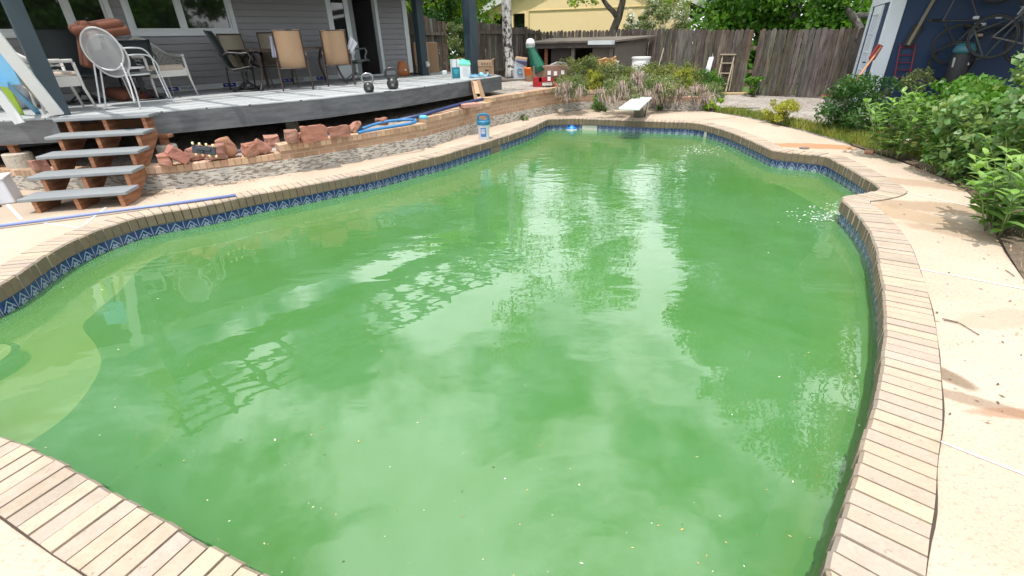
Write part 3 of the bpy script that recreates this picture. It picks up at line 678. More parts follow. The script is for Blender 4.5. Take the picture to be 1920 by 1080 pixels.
# ------------------------------------------------------------ FENCES
def m_fence():
    n=N('weathered_fence'); v=n.obj(); m=n.n('Mapping',None,Vector=v,Scale=(9,9,.9)).outputs[0]; g=n.noise(m,2.2,5,.7); b=n.noise(v,1.3,4)
    col=n.mix(n.ramp(g,.35,.65),rgb((.05,.038,.031)),rgb((.14,.118,.10))); col=n.mix(n.math('MULTIPLY',n.ramp(b,.5,.68),.75),col,rgb((.075,.034,.022)))
    col=n.mix(1.0,col,n.attr(),'MULTIPLY'); n.bsdf(Base_Color=col,Roughness=.9,Normal=n.bump(g,.4,.01)); return n.m
M_fence=m_fence()
def fence(name,label,a,b,za,zb,ta,tb,rails=None,board=.138,dog=True,side=-1,lean=0,group='weathered board fences'):
    a=Vector(a);b=Vector(b);d=(b-a);d.z=0;L=d.length;d.normalize();nn=Vector((d.y,-d.x,0)) # nn faces the camera
    t=thing(name,label,'fence',((a.x+b.x)/2,(a.y+b.y)/2,za),math.atan2(d.y,d.x),group)
    mb=MB(); s=0
    while s<L-.03:
        w=board-.008+rr(-.012,.004); k=s/L; z0=za+(zb-za)*k+rr(-.02,.03); z1=ta+(tb-ta)*k+rr(-.025,.02); c=jc((.9,.9,.9),.35); ox=rr(-.006,.006)
        P=[(0,z0),(w,z0),(w,z1-.05),(w-.035,z1),(.035,z1),(0,z1-.05)] if dog else [(0,z0),(w,z0),(w,z1),(0,z1)]
        ln=rr(-.02,.02)*.3; vs=[]
        for yy in (0,.018):
            for x,z in P:
                q=a+d*(s+x+ln*(z-z0))+nn*(ox-yy); vs.append((q.x,q.y,z))
        m=len(P); mb.add(vs,[tuple(range(m)),tuple(2*m-1-i for i in range(m))]+[(i,m+i,m+(i+1)%m,(i+1)%m) for i in range(m)],c); s+=board
    mb.build('fence_boards',M_fence,t)
    for rz in (rails or []):
        mb=MB(); q=nn*(.03*(-side)); mb.beam(a+q+Vector((0,0,za+rz)),b+q+Vector((0,0,zb+rz)),.04,.09,col=(.8,.8,.8)); mb.build('rail',M_fence,t)
    s=0
    while s<=L+.1:
        k=min(1,s/L); q=a+d*min(s,L)-nn*(.07*side); mb=MB(); mb.cbox((q.x,q.y,(za+(zb-za)*k+ta+(tb-ta)*k)/2-.02),(.09,.09,ta-za-.02),(0,0,math.atan2(d.y,d.x)),(.75,.7,.7)); mb.build('post',M_fence,t); s+=2.4
    return t
FR=at(1608,186); FM=at(1421,177); cz=Vector((4.37,18.05,0))
gl,gr=FM+(FR-FM)*.05,FM+(FR-FM)*.18
fence('board_fence','long dark weathered board fence with rounded tops behind the leaning ladder',cz,at(1390,176.3),.08,.0,1.86,1.74,[.4,1.45],side=1)
fence('board_fence','brown and grey board fence from the gap behind the ladder to the blue shed',at(1405,177),FR+(FR-FM).normalized()*.6,0,0,1.73,1.67,[.4,1.4],side=1)
PL=pol(893,17.2); PC=pol(1010,19.6)
fence('board_fence','grey board fence with visible rails behind the white-barked birch',PL,PC,.5,.45,2.17,1.92,[.25,1.38],side=-1)
fence('board_fence','far run of board fence along the yellow house, behind the lean-to shelter',PC+Vector((.02,.1,0)),cz,.45,.08,1.88,1.86,[.4,1.3],side=1)
PA,PB=pol(745,15.9),pol(835,16.3)
fence('board_fence','short dark fence panel between the house corner and the green shrub',PA,PB,.55,.5,2.52,2.16,[.3,1.35],side=-1)
# little stretch of rails seen through the gap
t=thing('gap_rails','weathered rails crossing the narrow gap beside the ladder','fence rail',tuple(at(1397,176.5))); 
for z in (.25,.62,1.25): 
    mb=MB(); mb.beam(at(1380,176)+Vector((.03,.12,z)),at(1418,177)+Vector((.03,.12,z)),.05,.09,col=(1.6,1.5,1.3)); mb.build('rail',M_fence,t)
# ------------------------------------------------------------ FOLIAGE
LEAF={}
def leafcloud(name,m,centers,rad,n,size,parent,col=(1,1,1),var=.35,flat=.0,asp=.55,seed=0,droop=0,shell=.55):
    g=np.random.default_rng(seed+17); cs=np.array([[c[0],c[1],c[2]] for c in centers]); rs=np.array(rad if hasattr(rad,'__len__') else [rad]*len(cs)); w=rs**2; w=w/w.sum()
    idx=g.choice(len(cs),n,p=w); dr=g.normal(size=(n,3)); dr/=np.linalg.norm(dr,axis=1)[:,None]; rr_=g.random(n)**shell
    P=cs[idx]+dr*(rs[idx]*rr_)[:,None]*np.array([1,1,.85])
    a=g.normal(size=(n,3)); a[:,2]-=droop; a/=np.linalg.norm(a,axis=1)[:,None]
    nm=g.normal(size=(n,3))*(1-flat)+np.array([0,0,1])*(.6+flat); b=np.cross(nm,a); b/=np.linalg.norm(b,axis=1)[:,None]+1e-9
    s=size*(.6+.8*g.random(n))[:,None]; up=np.cross(a,b)*s*.12
    V=np.stack([P-a*s*.5,P+b*s*asp*.5+up,P+a*s*.5,P-b*s*asp*.5+up],1).reshape(-1,3)
    me=bpy.data.meshes.new(name); me.vertices.add(4*n); me.vertices.foreach_set('co',V.ravel()); me.loops.add(4*n); me.loops.foreach_set('vertex_index',np.arange(4*n)); me.polygons.add(n)
    me.polygons.foreach_set('loop_start',np.arange(0,4*n,4)); me.polygons.foreach_set('loop_total',np.full(n,4)); 
    me.update(); me.validate()
    cl=g.random(len(cs))[idx]; f=(1-var/2+var*(.5*g.random(n)+.5*cl)); cc=np.repeat(np.stack([f*col[0]*(1+.12*g.normal(size=n)),f*col[1],f*col[2],np.ones(n)],1),4,0)
    ca=me.color_attributes.new('col','FLOAT_COLOR','CORNER'); ca.data.foreach_set('color',np.clip(cc,0,4).ravel()); me.materials.append(m)
    o=bpy.data.objects.new(name,me); C.objects.link(o)
    if parent: o.parent=parent; o.matrix_parent_inverse=Matrix.LocRotScale(parent.location,parent.rotation_euler,None).inverted()
    return o
def m_bark(name,c1,c2,sc_=(3,3,1),ns=4):
    n=N(name); m=n.n('Mapping',None,Vector=n.obj(),Scale=sc_).outputs[0]; g=n.noise(m,ns,5,.7)
    n.bsdf(Base_Color=n.mix(n.ramp(g,.38,.62),rgb(c1),rgb(c2)),Roughness=.9,Normal=n.bump(g,.6,.02)); return n.m
M_bark=m_bark('dark_bark',(.05,.04,.032),(.15,.125,.10)); M_greybark=m_bark('grey_bark',(.10,.09,.08),(.26,.24,.21))
L_lime=leafmat('lime_leaf',(.15,.29,.02),(.25,.38,.03),.45); L_green=leafmat('green_leaf',(.055,.16,.018),(.12,.25,.03),.4); L_dark=leafmat('dark_leaf',(.02,.075,.012),(.05,.13,.02),.3)
L_sage=leafmat('sage_leaf',(.13,.18,.07),(.22,.26,.11),.3); L_yel=leafmat('yellow_leaf',(.20,.24,.03),(.33,.33,.04),.35); L_turf=leafmat('turf_leaf',(.13,.20,.035),(.24,.27,.06),.35); L_white=leafmat('white_blossom',(.62,.63,.58),(.75,.75,.7),.2)
L_milk=leafmat('milkweed_leaf',(.10,.20,.05),(.19,.31,.09),.35,.4); L_birch=leafmat('birch_leaf',(.11,.22,.03),(.2,.32,.05),.4)
def limb(mb,p,d,L,r,depth,ends,spread=.6,n=6):
    p=Vector(p);pts=[p];rs=[r];dd=Vector(d).normalized(); k=4
    for i in range(k):
        dd=(dd+Vector((rr(-1,1),rr(-1,1),rr(-.4,.7)))*.16).normalized(); p=p+dd*L/k; pts.append(p); rs.append(r*(1-.5*(i+1)/k))
    mb.tube(pts,rs,n); 
    if depth==0: ends.append(pts[-1]); ends.append(pts[2]); return
    for _ in range(3 if depth>1 else 3):
        i=R.choice([2,3,4]); q=(dd+Vector((rr(-1,1),rr(-1,1),rr(-.3,.6)))*spread).normalized(); limb(mb,pts[i],q,L*rr(.55,.8),rs[i]*.7,depth-1,ends,spread,5)
def tree(name,label,base,h,crown_z,crown_r,m,nleaf,size,trunk_r=.18,barkm=None,nclump=26,squash=1.2,group='trees around the yard',seed=0,lean=(0,0),fork=.4,clr=.32,cat='tree',cx=(0,0)):
    global R; R=random.Random(seed+5); b=Vector(base); t=thing(name,label,cat,tuple(b),0,group); mb=MB()
    top=b+Vector((lean[0],lean[1],crown_z[0]-b.z+(crown_z[1]-crown_z[0])*.25))
    k=6; pts=[b.lerp(top,i/k)+Vector((rr(-.05,.05),rr(-.05,.05),0))*(i>0) for i in range(k+1)]; rs=[trunk_r*(1.15-.55*i/k) for i in range(k+1)]; mb.tube(pts,rs,10); ends=[]
    cc=Vector((b.x+lean[0]+cx[0],b.y+lean[1]+cx[1],(crown_z[0]+crown_z[1])/2)); ch=(crown_z[1]-crown_z[0])/2
    cl=[];rad=[]
    for i in range(nclump):
        while True:
            q=Vector((rr(-1,1),rr(-1,1),rr(-1,1)))
            if .25<q.length<1: break
        q=q.normalized()*(q.length**.5)*.82; p=cc+Vector((q.x*crown_r,q.y*crown_r,q.z*ch)); cl.append(p); rad.append(crown_r*clr*rr(.6,1.25))
        if i%2==0:
            s_=pts[R.choice([4,5,6])]; m_=s_.lerp(p,.5)+Vector((rr(-.2,.2),rr(-.2,.2),-.1*ch*.3)); mb.tube([s_,m_,p],[trunk_r*.38,trunk_r*.22,trunk_r*.07],6)
    mb.build('trunk',barkm or M_bark,t,smooth=True); leafcloud('crown',m,cl,rad,nleaf,size,t,seed=seed); return t
tree('maple_tree','bright lime-green tree beyond the fence, seen between the two far deck posts',pol(835,21.5,.4),9,(1.7,7.6),3.1,L_lime,15000,.17,.18,nclump=34,seed=1,clr=.36)
tree('maple_tree','lime-green tree behind the house corner, left of the near far-post',pol(750,24,.4),9,(1.6,8.2),2.6,L_lime,8000,.19,.18,nclump=24,seed=2,clr=.36)
tree('bushy_shrub','pale yellow-green shrub growing in the fence opening beside the cardboard carton',pol(861,17.3,.4),2,(.55,2.35),.62,L_sage,2600,.075,.03,nclump=16,seed=3,cat='shrub',group='shrubs')
tree('dark_shrub','dark green undergrowth in the fence opening under the lime-green tree',pol(862,19.5,.4),2,(.4,3.2),1.3,L_dark,3500,.13,.05,nclump=16,seed=4,cat='shrub',group='shrubs')
# tree behind the lean-to: dark trunk with a side limb in front of the yellow house
tb=pol(1145,21.5,.2); t=thing('garden_tree','tree with a leaning dark forked trunk in front of the yellow wall','tree',tuple(tb),0,'trees around the yard')
mb=MB(); f=lambda u,v,d:(lambda r:Vector((r.x,r.y,r.z))*(d/math.hypot(r.x,r.y))+Vector((0,0,H)))(ray(u,v))
mb.tube([tb,f(1148,62,21.5),f(1160,32,21.5),f(1167,5,21.5),f(1172,-30,21.5),f(1165,-90,21.6)],[.19,.165,.15,.125,.11,.06],10)
mb.tube([f(1158,33,21.5),f(1150,22,21.4),f(1138,10,21.3),f(1128,-6,21.2),f(1110,-40,21)],[.12,.10,.09,.08,.03],8)
mb.build('trunk',M_bark,t,smooth=True)
R=random.Random(3)
cl=[f(u,v,21.2) for u,v in [(1075,4),(1090,-6),(1110,2),(1100,-20),(1125,-14),(1060,-14),(1240,-4),(1215,-14),(1255,6),(1285,8),(1190,-22)]]+[Vector((4.3+rr(-1.5,1.5),20.8+rr(-1.6,1.6),rr(3.9,9.2))) for _ in range(40)]
leafcloud('crown',L_lime,cl,[.28]*11+[.75]*40,14000,.13,t,seed=9)
for k,(u,d,z1,r_,n_,lab) in enumerate([(1245,20.2,2.9,.95,5200,'flowering shrub with white blossoms against the yellow wall, right of the dark trunk'),(1195,20.6,2.5,.6,2200,'smaller blossoming shrub with grey-green leaves close to the dark trunk')]):
    t=tree('flowering_shrub',lab,pol(u,d,.1),3,(1.2,z1),r_,L_sage,n_,.075,.05,M_greybark,22,seed=20+k,cat='shrub',group='shrubs',clr=.3)
    R=random.Random(k); b=pol(u,d,0); leafcloud('blossom',L_white,[Vector((b.x+rr(-.8,.8)*r_,b.y-.3+rr(-.5,.2),rr(1.7,z1))) for _ in range(26)],.13,700,.05,t,seed=30+k)
for k,(u,d,z0,z1,r_,n_,lab,mm) in enumerate([
 (1385,23,.8,8.5,2.2,9500,'leafy green tree rising right beside the eave of the yellow house',L_green),
 (1480,21.5,.6,15.5,2.9,20000,'broad dense green tree filling the view above the fence gap',L_green),
 (1600,23,1.2,19,3.5,20000,'tall tree with lighter leaves above the right end of the fence',L_green),
 (1760,25,3.5,23,4.3,15000,'very tall tree standing behind the blue shed',L_dark),
 (1520,29,.5,19,3.8,9000,'dark tree mass standing behind the broad green tree',L_dark),
 (1350,30,.5,10,3.0,6000,'dark tree standing far behind the downspout of the yellow house',L_dark)]):
    tree('broadleaf_tree',lab,pol(u,d),12,(z0,z1),r_,mm,n_,.21,.26,M_greybark,44,seed=40+k,clr=.30)
t=thing('bare_limb_tree','tree with thick crooked grey limbs showing over the fence beside the shed','tree',tuple(pol(1602,18.5)),0,'trees around the yard'); mb=MB()
mb.tube([pol(1612,18.5,0),f(1612,52,18.5),f(1603,36,18.5),f(1592,22,18.4),f(1578,6,18.3),f(1570,-20,18)],[.13,.11,.10,.09,.08,.06],8)
mb.tube([f(1603,36,18.5),f(1612,28,18.6),f(1626,30,18.8),f(1640,22,19)],[.09,.08,.08,.05],8); mb.build('trunk',M_greybark,t,smooth=True)
R=random.Random(8); leafcloud('crown',L_green,[f(rr(1530,1640),rr(-60,20),18.4) for _ in range(16)],.45,2600,.13,t,seed=77)
# birch
def m_birch():
    n=N('birch_bark'); o=n.obj(); m=n.n('Mapping',None,Vector=o,Scale=(6,6,3.2)).outputs[0]; g=n.noise(m,1.6,6,.75); m2=n.n('Mapping',None,Vector=o,Scale=(2,2,9)).outputs[0]; l=n.noise(m2,3,3)
    z=n.n('SeparateXYZ',None,Vector=o).outputs[2]; th=n.math('MULTIPLY_ADD',n.math('ABSOLUTE',n.math('SUBTRACT',z,1.15)),.10,.462)
    f_=n.math('SUBTRACT',g,th); col=n.mix(n.ramp(f_,-.02,.03),rgb((.45,.44,.42)),rgb((.035,.03,.026))); col=n.mix(n.math('MULTIPLY',n.ramp(l,.6,.64),.6),col,rgb((.06,.05,.045)))
    n.bsdf(Base_Color=col,Roughness=.8,Normal=n.bump(g,.5,.02)); return n.m
bb=at(958,149,.5); t=thing('birch_tree','white-barked birch with black scars standing at the end of the deck','tree',tuple(bb),0,'trees around the yard')
mb=MB(); g_=lambda u,v:f(u,v,16.9)
R=random.Random(5); mb.tube([bb,g_(957,130),g_(953,100),g_(951,60),g_(950,25),g_(949,-5),g_(947,-60),g_(944,-140),g_(946,-260)],[.22,.165,.155,.15,.145,.15,.12,.08,.03],14); 
br=[]
for k in range(26):
    z=rr(3.1,9.3); a=rr(0,6.28); l=(10.2-z)*.36+.35; p=Vector((bb.x-.15,bb.y,z)); q=p+Vector((math.cos(a)*l,math.sin(a)*l,rr(.1,.7))); mb.tube([p,p.lerp(q,.5)+Vector((0,0,.15)),q],[.04,.025,.01],5); br+= [q,p.lerp(q,.6)+Vector((0,0,-.1))]
mb.build('trunk',m_birch(),t,smooth=True)
leafcloud('crown',L_birch,br,[rr(.28,.6) for _ in br],5200,.10,t,seed=5,droop=.8)
for k,(u,v) in enumerate([(993,-12)]): pass
# trees behind the viewer, seen only as reflections in the windows
for k,(a,d,h_,r_) in enumerate([(112,15,7,3.2),(128,17,8,3.6),(146,19,8,3.6),(98,13,5,2.3),(120,25,13,5),(138,27,13,5),(104,24,11,4.5)]):
    p=azv(a)*d; tree('reflected_tree',['dense garden tree seen mirrored in the left window','dense garden tree seen mirrored in the right window','garden tree seen mirrored far left in the left window','small garden tree seen mirrored in the door glass','tall far tree mirrored at the centre of the right window','tall far tree mirrored between the two windows','tall far tree mirrored in the right edge of the right window'][k],(p.x,p.y,0),h_,(.6,h_),r_,L_green,(9000 if k>3 else 3600),.38,.2,nclump=16,seed=60+k)
# ------------------------------------------------------------ YELLOW HOUSE
M_yel=mat('yellow_stucco',(.92,.72,.42),.9,3,.1); M_ywh=mat('white_eave',(.72,.73,.72),.6)
ya=f(918,60,26); yb=f(1288,60,25.2); ya.z=yb.z=0; yd=(yb-ya).normalized(); yn=Vector((yd.y,-yd.x,0)); YL=(yb-ya).length
YM=Matrix.Translation(ya)@Matrix(((yd.x,-yn.x,0,0),(yd.y,-yn.y,0,0),(0,0,1,0),(0,0,0,1)))
yh=thing('yellow_house','yellow gabled house with a white eave and a dark window beyond the fence','house',tuple(ya),math.atan2(yd.y,yd.x))
def sy_(u,v): return (hit(u,v,ya,yn)-ya).dot(yd), hit(u,v,ya,yn).z
wa,wz0=sy_(963,56); wb,wz1=sy_(984,25); wc,_=sy_(926,50); wd_,_=sy_(945,50)
ez=2.9; slope=.42; ap=ez+slope*YL/2
mb=MB(); mb.M=YM; wallbits(mb,0,YL,-.2,ez,[(wa,wb,1.0,wz1),(wc,wd_,1.0,wz1)],0,.2); mb.add([(0,0,ez),(YL,0,ez),(YL/2,0,ap),(0,.2,ez),(YL,.2,ez),(YL/2,.2,ap)],[(0,1,2),(5,4,3),(0,2,5,3),(1,4,5,2)])
mb.box(YL-.2,YL,.2,9,-.2,ez); mb.box(0,.2,.2,9,-.2,ez); mb.box(0,YL,9,9.2,-.2,ez)
mb.build('stucco_wall',M_yel,yh)
mb=MB(); mb.M=YM; x0,zz=sy_(992,20); mb.box(x0,YL,-.03,-.002,zz-.03,zz+.0); mb.box(x0-.02,x0+.02,-.03,-.002,-.1,zz-.03); mb.build('trim_board',mat('yellow_trim',(.50,.42,.18),.8),yh)
for (a_,b_) in ((wa,wb),(wc,wd_)):
    mb=MB(); mb.M=YM; mb.box(a_+.03,b_-.03,.10,.12,1,wz1-.05); wo=mb.build('window',M_glass,yh)
    mb=MB(); mb.M=YM; e=.09
    for p in [(a_-e,a_,1-.1,wz1+e),(b_,b_+e,1-.1,wz1+e),(a_,b_,wz1,wz1+e)]: mb.box(p[0],p[1],-.035,.03,p[2],p[3])
    sub(mb,'window_frame',M_yel,Matrix.LocRotScale(yh.location,yh.rotation_euler,None)@wo.matrix_parent_inverse@Matrix.Translation(wo.location),wo)
mb=MB(); mb.M=YM; o_=.75
mb.add([(-o_,-.22,ez-slope*o_+.02),(YL/2,-.22,ap+.02),(YL/2,9.6,ap+.02),(-o_,9.6,ez-slope*o_+.02),(-o_,-.22,ez-slope*o_+.2),(YL/2,-.22,ap+.2),(YL/2,9.6,ap+.2),(-o_,9.6,ez-slope*o_+.2)],[(3,2,1,0),(4,5,6,7),(0,1,5,4),(1,2,6,5),(2,3,7,6),(3,0,4,7)])
o2=1.0
mb.add([(YL+o2,-.22,ez-slope*o2+.02),(YL/2+.002,-.22,ap+.02),(YL/2+.002,9.6,ap+.02),(YL+o2,9.6,ez-slope*o2+.02),(YL+o2,-.22,ez-slope*o2+.2),(YL/2+.002,-.22,ap+.2),(YL/2+.002,9.6,ap+.2),(YL+o2,9.6,ez-slope*o2+.2)],[(0,1,2,3),(7,6,5,4),(4,5,1,0),(5,6,2,1),(6,7,3,2),(7,4,0,3)])
mb.build('roof',M_roof,yh)
mb=MB(); mb.M=YM; mb.beam((-o_-.02,-.25,ez-slope*o_+.1),(YL/2,-.25,ap+.1),.04,.26); mb.beam((YL/2,-.25,ap+.1),(YL+o2,-.25,ez-slope*o2+.1),.04,.26); mb.box(YL+o2-.0,YL+o2+.12,-.9,9.6,ez-slope*o2-.05,ez-slope*o2+.12); mb.build('fascia_board',M_ywh,yh)
mb=MB(); mb.M=YM; mb.tube([(YL+o2,-.5,ez-slope*o2-.03),(YL+o2-.1,-.45,ez-.62),(YL+.1,-.05,ez-.85),(YL+.06,-.05,0)],.05,8); mb.build('downspout',M_ywh,yh,smooth=True)
mb=MB(); mb.M=YM
for q in (.8,1.9): mb.box(YL+.001,YL+.03,q,q+.7,.7,2.1)
mb.build('side_window',M_glass,yh)
# ------------------------------------------------------------ BLUE SHED
M_navy=mat('navy_paint',(.0012,.024,.08),.55,2,.15); M_shw=mat('shed_white',(.60,.66,.72),.55,4,.08)
D0=pol(1650,12.9,0,90); e1=azv(28.5); e2=azv(118.5)      # e1: door side, running away; e2: long side towards the viewer's right
sh=thing('blue_shed','navy blue garden shed with white corner boards and a white glazed door','shed',tuple(D0),math.pi/2-math.radians(28.5))
BM=Matrix.Translation(D0)@Matrix(((e2.x,e1.x,0,0),(e2.y,e1.y,0,0),(0,0,1,0),(0,0,0,1)))   # x along long wall, y along door wall
DWL=3.3; SHH=2.75
mb=MB(); mb.M=BM; mb.box(.0,6.5,.0,.12,0,SHH); mb.box(0,.12,.12,DWL,0,SHH); mb.box(6.38,6.5,.12,DWL,0,SHH); mb.box(.12,6.38,DWL-.12,DWL,0,SHH)
mb.build('shed_wall',M_navy,sh)
mb=MB(); mb.M=BM; mb.box(-.03,.0,-.03,.22,0,SHH); mb.box(0,.2,-.03,-.0,0,SHH); mb.build('corner_board',M_shw,sh,bevel=.004)
mb=MB(); mb.M=BM; mb.box(-.03,-.0,DWL-.25,DWL+.02,0,SHH); mb.build('corner_board',M_shw,sh,bevel=.004)
mb=MB(); mb.M=BM; mb.box(-.035,-.004,.222,DWL-.252,2.12,2.32); mb.build('door_header',M_shw,sh,bevel=.004)
mb=MB(); mb.M=BM; y0,y1=1.05,2.35
for p in [(y0,y0+.14,.03,2.1),(y1-.14,y1,.03,2.1),(y0+.14,y1-.14,.03,.45),(y0+.14,y1-.14,1.93,2.1)]: mb.box(-.045,-.005,p[0],p[1],p[2],p[3])
for k in range(1,4): mb.box(-.040,-.012,y0+.14,y1-.14,.45+k*.37-.012,.45+k*.37+.012)
for k in range(1,4): yy=y0+.14+k*(y1-y0-.28)/4; mb.box(-.0385,-.0125,yy-.012,yy+.012,.45,1.93)
mb.M=BM; dr=mb.build('door',M_shw,sh,bevel=.003)
PDM=Matrix.LocRotScale(sh.location,sh.rotation_euler,None)@dr.matrix_parent_inverse@Matrix.Translation(dr.location)
mb=MB(); mb.M=BM; mb.box(-.022,-.008,y0+.14,y1-.14,.45,1.93); sub(mb,'pane',mat('shed_glass',(.10,.14,.17),.08),PDM,dr)
mb=MB(); mb.M=BM; mb.tube([(-.045,y0+.07,1.0),(-.09,y0+.07,1.0),(-.09,y0+.15,1.0)],.014,8); sub(mb,'handle',M_black,PDM,dr)
mb=MB(); mb.M=BM
for k in range(3):
    y=.45+k*.75; mb.box(-.02,-.006,y,y+.6,2.38,2.68)
mb.build('transom_window',mat('dim_glass',(.06,.06,.055),.15),sh)
for k in range(4):
    y=.36+k*.75; mb=MB(); mb.M=BM; mb.box(-.04,-.004,y,y+.085,2.325,2.74); mb.build('transom_frame',M_shw,sh)
mb=MB(); mb.M=BM; mb.add([(-.35,-1.9,2.62),(6.8,-1.9,2.62),(6.8,3.8,3.5),(-.35,3.8,3.5),(-.35,-1.9,2.76),(6.8,-1.9,2.76),(6.8,3.8,3.64),(-.35,3.8,3.64)],[(3,2,1,0),(4,5,6,7),(0,1,5,4),(1,2,6,5),(2,3,7,6),(3,0,4,7)]); mb.build('roof',M_roof,sh)
mb=MB(); mb.M=BM; mb.beam((5.9,-1.75,0),(5.9,-1.75,2.64),.12,.12); mb.build('roof_post',M_navy,sh)
# ------------------------------------------------------------ GARDEN PLANTS
def leaf(mb,p,d,L,W,col,fold=.25,bend=.25):
    d=Vector(d).normalized(); s=d.cross(Vector((0,0,1)))
    if s.length<.05: s=Vector((1,0,0))
    s.normalize(); u=s.cross(d).normalized(); p=Vector(p); V=[]
    prof=[(0,.0),(.18,.62),(.42,1.0),(.7,.82),(.9,.38),(1,0)]
    mid=[p+d*(t*L)-u*(bend*L*t*t) for t,_ in prof]
    vs=list(mid); n=len(prof)
    for t,w in prof[1:-1]: 
        m=p+d*(t*L)-u*(bend*L*t*t); vs.append(m+s*w*W/2+u*w*W*fold*.5)
    for t,w in prof[1:-1]:
        m=p+d*(t*L)-u*(bend*L*t*t); vs.append(m-s*w*W/2+u*w*W*fold*.5)
    a=n;b=n+4; fs=[(0,1,a),(1,2,a+1,a),(2,3,a+2,a+1),(3,4,a+3,a+2),(4,5,a+3),(0,b,1),(1,b,b+1,2),(2,b+1,b+2,3),(3,b+2,b+3,4),(4,b+3,5)]
    mb.add(vs,fs,col)
def stemplant(name,label,base,h,r,ns,LL,LW,m,group='leafy plants beside the paving',seed=0,pairs=7,cat='plant',tipc=(1.35,1.3,1.0),z0=0,start=.15,splay=.5):
    global R; R=random.Random(seed+100); b=Vector(base); t=thing(name,label,cat,tuple(b),0,group); st_=MB(); lf=MB()
    for i in range(ns):
        a=rr(0,6.283); q=math.sqrt(R.random())*r; o=Vector((math.cos(a)*q*.45,math.sin(a)*q*.45,0)); tip=b+Vector((math.cos(a)*q*(1+splay*.3),math.sin(a)*q*(1+splay*.3),h*rr(.7,1.05)*(1-.25*(q/r)**2)))
        p0=b+o; c1=p0.lerp(tip,.5)+Vector((0,0,h*.08)); P=[p0,p0.lerp(c1,.5),c1,c1.lerp(tip,.5)+Vector((0,0,.01)),tip]; st_.tube(P,[.007,.006,.006,.005,.003],5,(1,1,1))
        for k in range(pairs):
            tt=start+(1-start)*k/(pairs-1); f_=tt*4; j=min(3,int(f_)); p=P[j].lerp(P[j+1],f_-j); aa=(k%2)*1.57+a+rr(-.4,.4)
            sc_=(1.1-.55*tt) if tt>.5 else .85; 
            for sg in (0,math.pi):
                ang=aa+sg; el=rr(.05,.45)+tt*.45; d=Vector((math.cos(ang)*math.cos(el),math.sin(ang)*math.cos(el),math.sin(el)))
                tc=tipc if tt>.8 else (1,1,1); v=rr(.75,1.2); leaf(lf,p,d,LL*sc_*rr(.8,1.15),LW*sc_*rr(.8,1.1),(v*tc[0],v*tc[1],v*tc[2]),bend=rr(.1,.4))
    st_.build('stem',mat_stem,t,smooth=True); lf.build('leaves',m,t); return t
mat_stem=mat('green_stem',(.16,.22,.07),.6)
stemplant('milkweed','knee-high pale green milkweed with broad leaves at the very right edge, leaning over the paving',at(1885,432,.03),.66,.52,24,.20,.095,L_milk,seed=1,pairs=7)
stemplant('milkweed','upright milkweed clump with broad bright leaves standing behind the brown peg',at(1678,292,.03),.88,.50,24,.19,.095,L_milk,seed=2,pairs=8,z0=0)
stemplant('milkweed','smaller milkweed clump in the right corner just below the big leafy bush',at(1915,372,.03),.80,.42,12,.19,.09,L_milk,seed=3,pairs=7)
stemplant('sapling','tiny sapling with five pale leaves in front of the dark bush',at(1594,247,.0),.42,.05,1,.17,.065,L_milk,seed=7,pairs=4,start=.35,cat='sapling')
def bush(name,label,base,rx,h,m,n,size,seed,clumps=40,group='bushes by the blue shed',asp=.55,cat='bush',var=.5,barkn=7,z0=.12,stem=.02,clr=.22,shell=.45):
    global R; R=random.Random(seed+300); b=Vector(base); t=thing(name,label,cat,tuple(b),0,group); mb=MB(); cl=[]
    for i in range(clumps):
        a=rr(0,6.283); e=rr(0,1); z=z0+(h-z0)*e; rad=rx*math.sqrt(max(.05,1-(abs(e-.42)/.68)**2))*math.sqrt(R.random()); cl.append(Vector((b.x+math.cos(a)*rad,b.y+math.sin(a)*rad,b.z+z)))
    for c in cl[::max(1,len(cl)//barkn//2)]:
        mb.tube([b+Vector((rr(-.08,.08),rr(-.08,.08),-.02)),b.lerp(c,.5)+Vector((rr(-.08,.08),rr(-.08,.08),.08)),c],[stem,stem*.7,stem*.3],5)
    mb.build('stems',M_bark,t); leafcloud('foliage',m,cl,[rx*clr*rr(.7,1.3) for _ in cl],n,size,t,var=var,seed=seed,asp=asp,shell=shell); return t
bush('dense_bush','dense dark green bush in front of the white shed door',at(1608,250,0),.68,.84,L_dark,5600,.062,1,44,asp=.42,clr=.26)
bush('loose_bush','loose twiggy bush with small grey-green leaves below the red tool on the blue wall',at(1700,236,0),.55,.92,L_sage,1500,.06,2,26,clr=.2)
bush('low_bush','mid green bush between the broad-leaved milkweed and the blue wall',at(1752,262,0),.75,.85,L_green,5200,.085,3,36,asp=.5)
bush('low_bush','shaded low green bush at the foot of the blue wall, farthest back',at(1735,215,0),.8,.62,L_dark,3000,.085,9,26,asp=.5)
bush('lilac_bush','big rounded bush with overlapping pale edged leaves filling the right edge below the bicycles',at(1945,345,0),1.02,1.38,leafmat('lilac_leaf',(.09,.18,.05),(.19,.29,.11),.35),12500,.088,4,64,asp=.66,clr=.24,shell=.6)
bush('lilac_bush','second broad-leaved bush tucked between the big bush and the brown edging block',at(1830,322,0),.68,.92,L_green,5200,.075,5,34,asp=.6,clr=.26,shell=.6)
bush('weed_clump','low clump of weeds at the edge of the paving below the block edging',at(1798,337,0),.40,.30,L_milk,1500,.07,6,20,asp=.45,z0=.02,stem=.006)
bush('grass_tuft','yellow-green tuft with small white flowers in the strip beside the gravel',at(1464,233,0),.36,.42,L_yel,1900,.075,7,26,asp=.22,z0=.03,stem=.006,cat='weed',group='weeds along the paving')
bush('weed_clump','light green weed clump under the right end of the stone edging wall',at(1336,208,0),.26,.26,L_lime,900,.06,8,14,z0=.02,stem=.006,cat='weed',group='weeds along the paving')
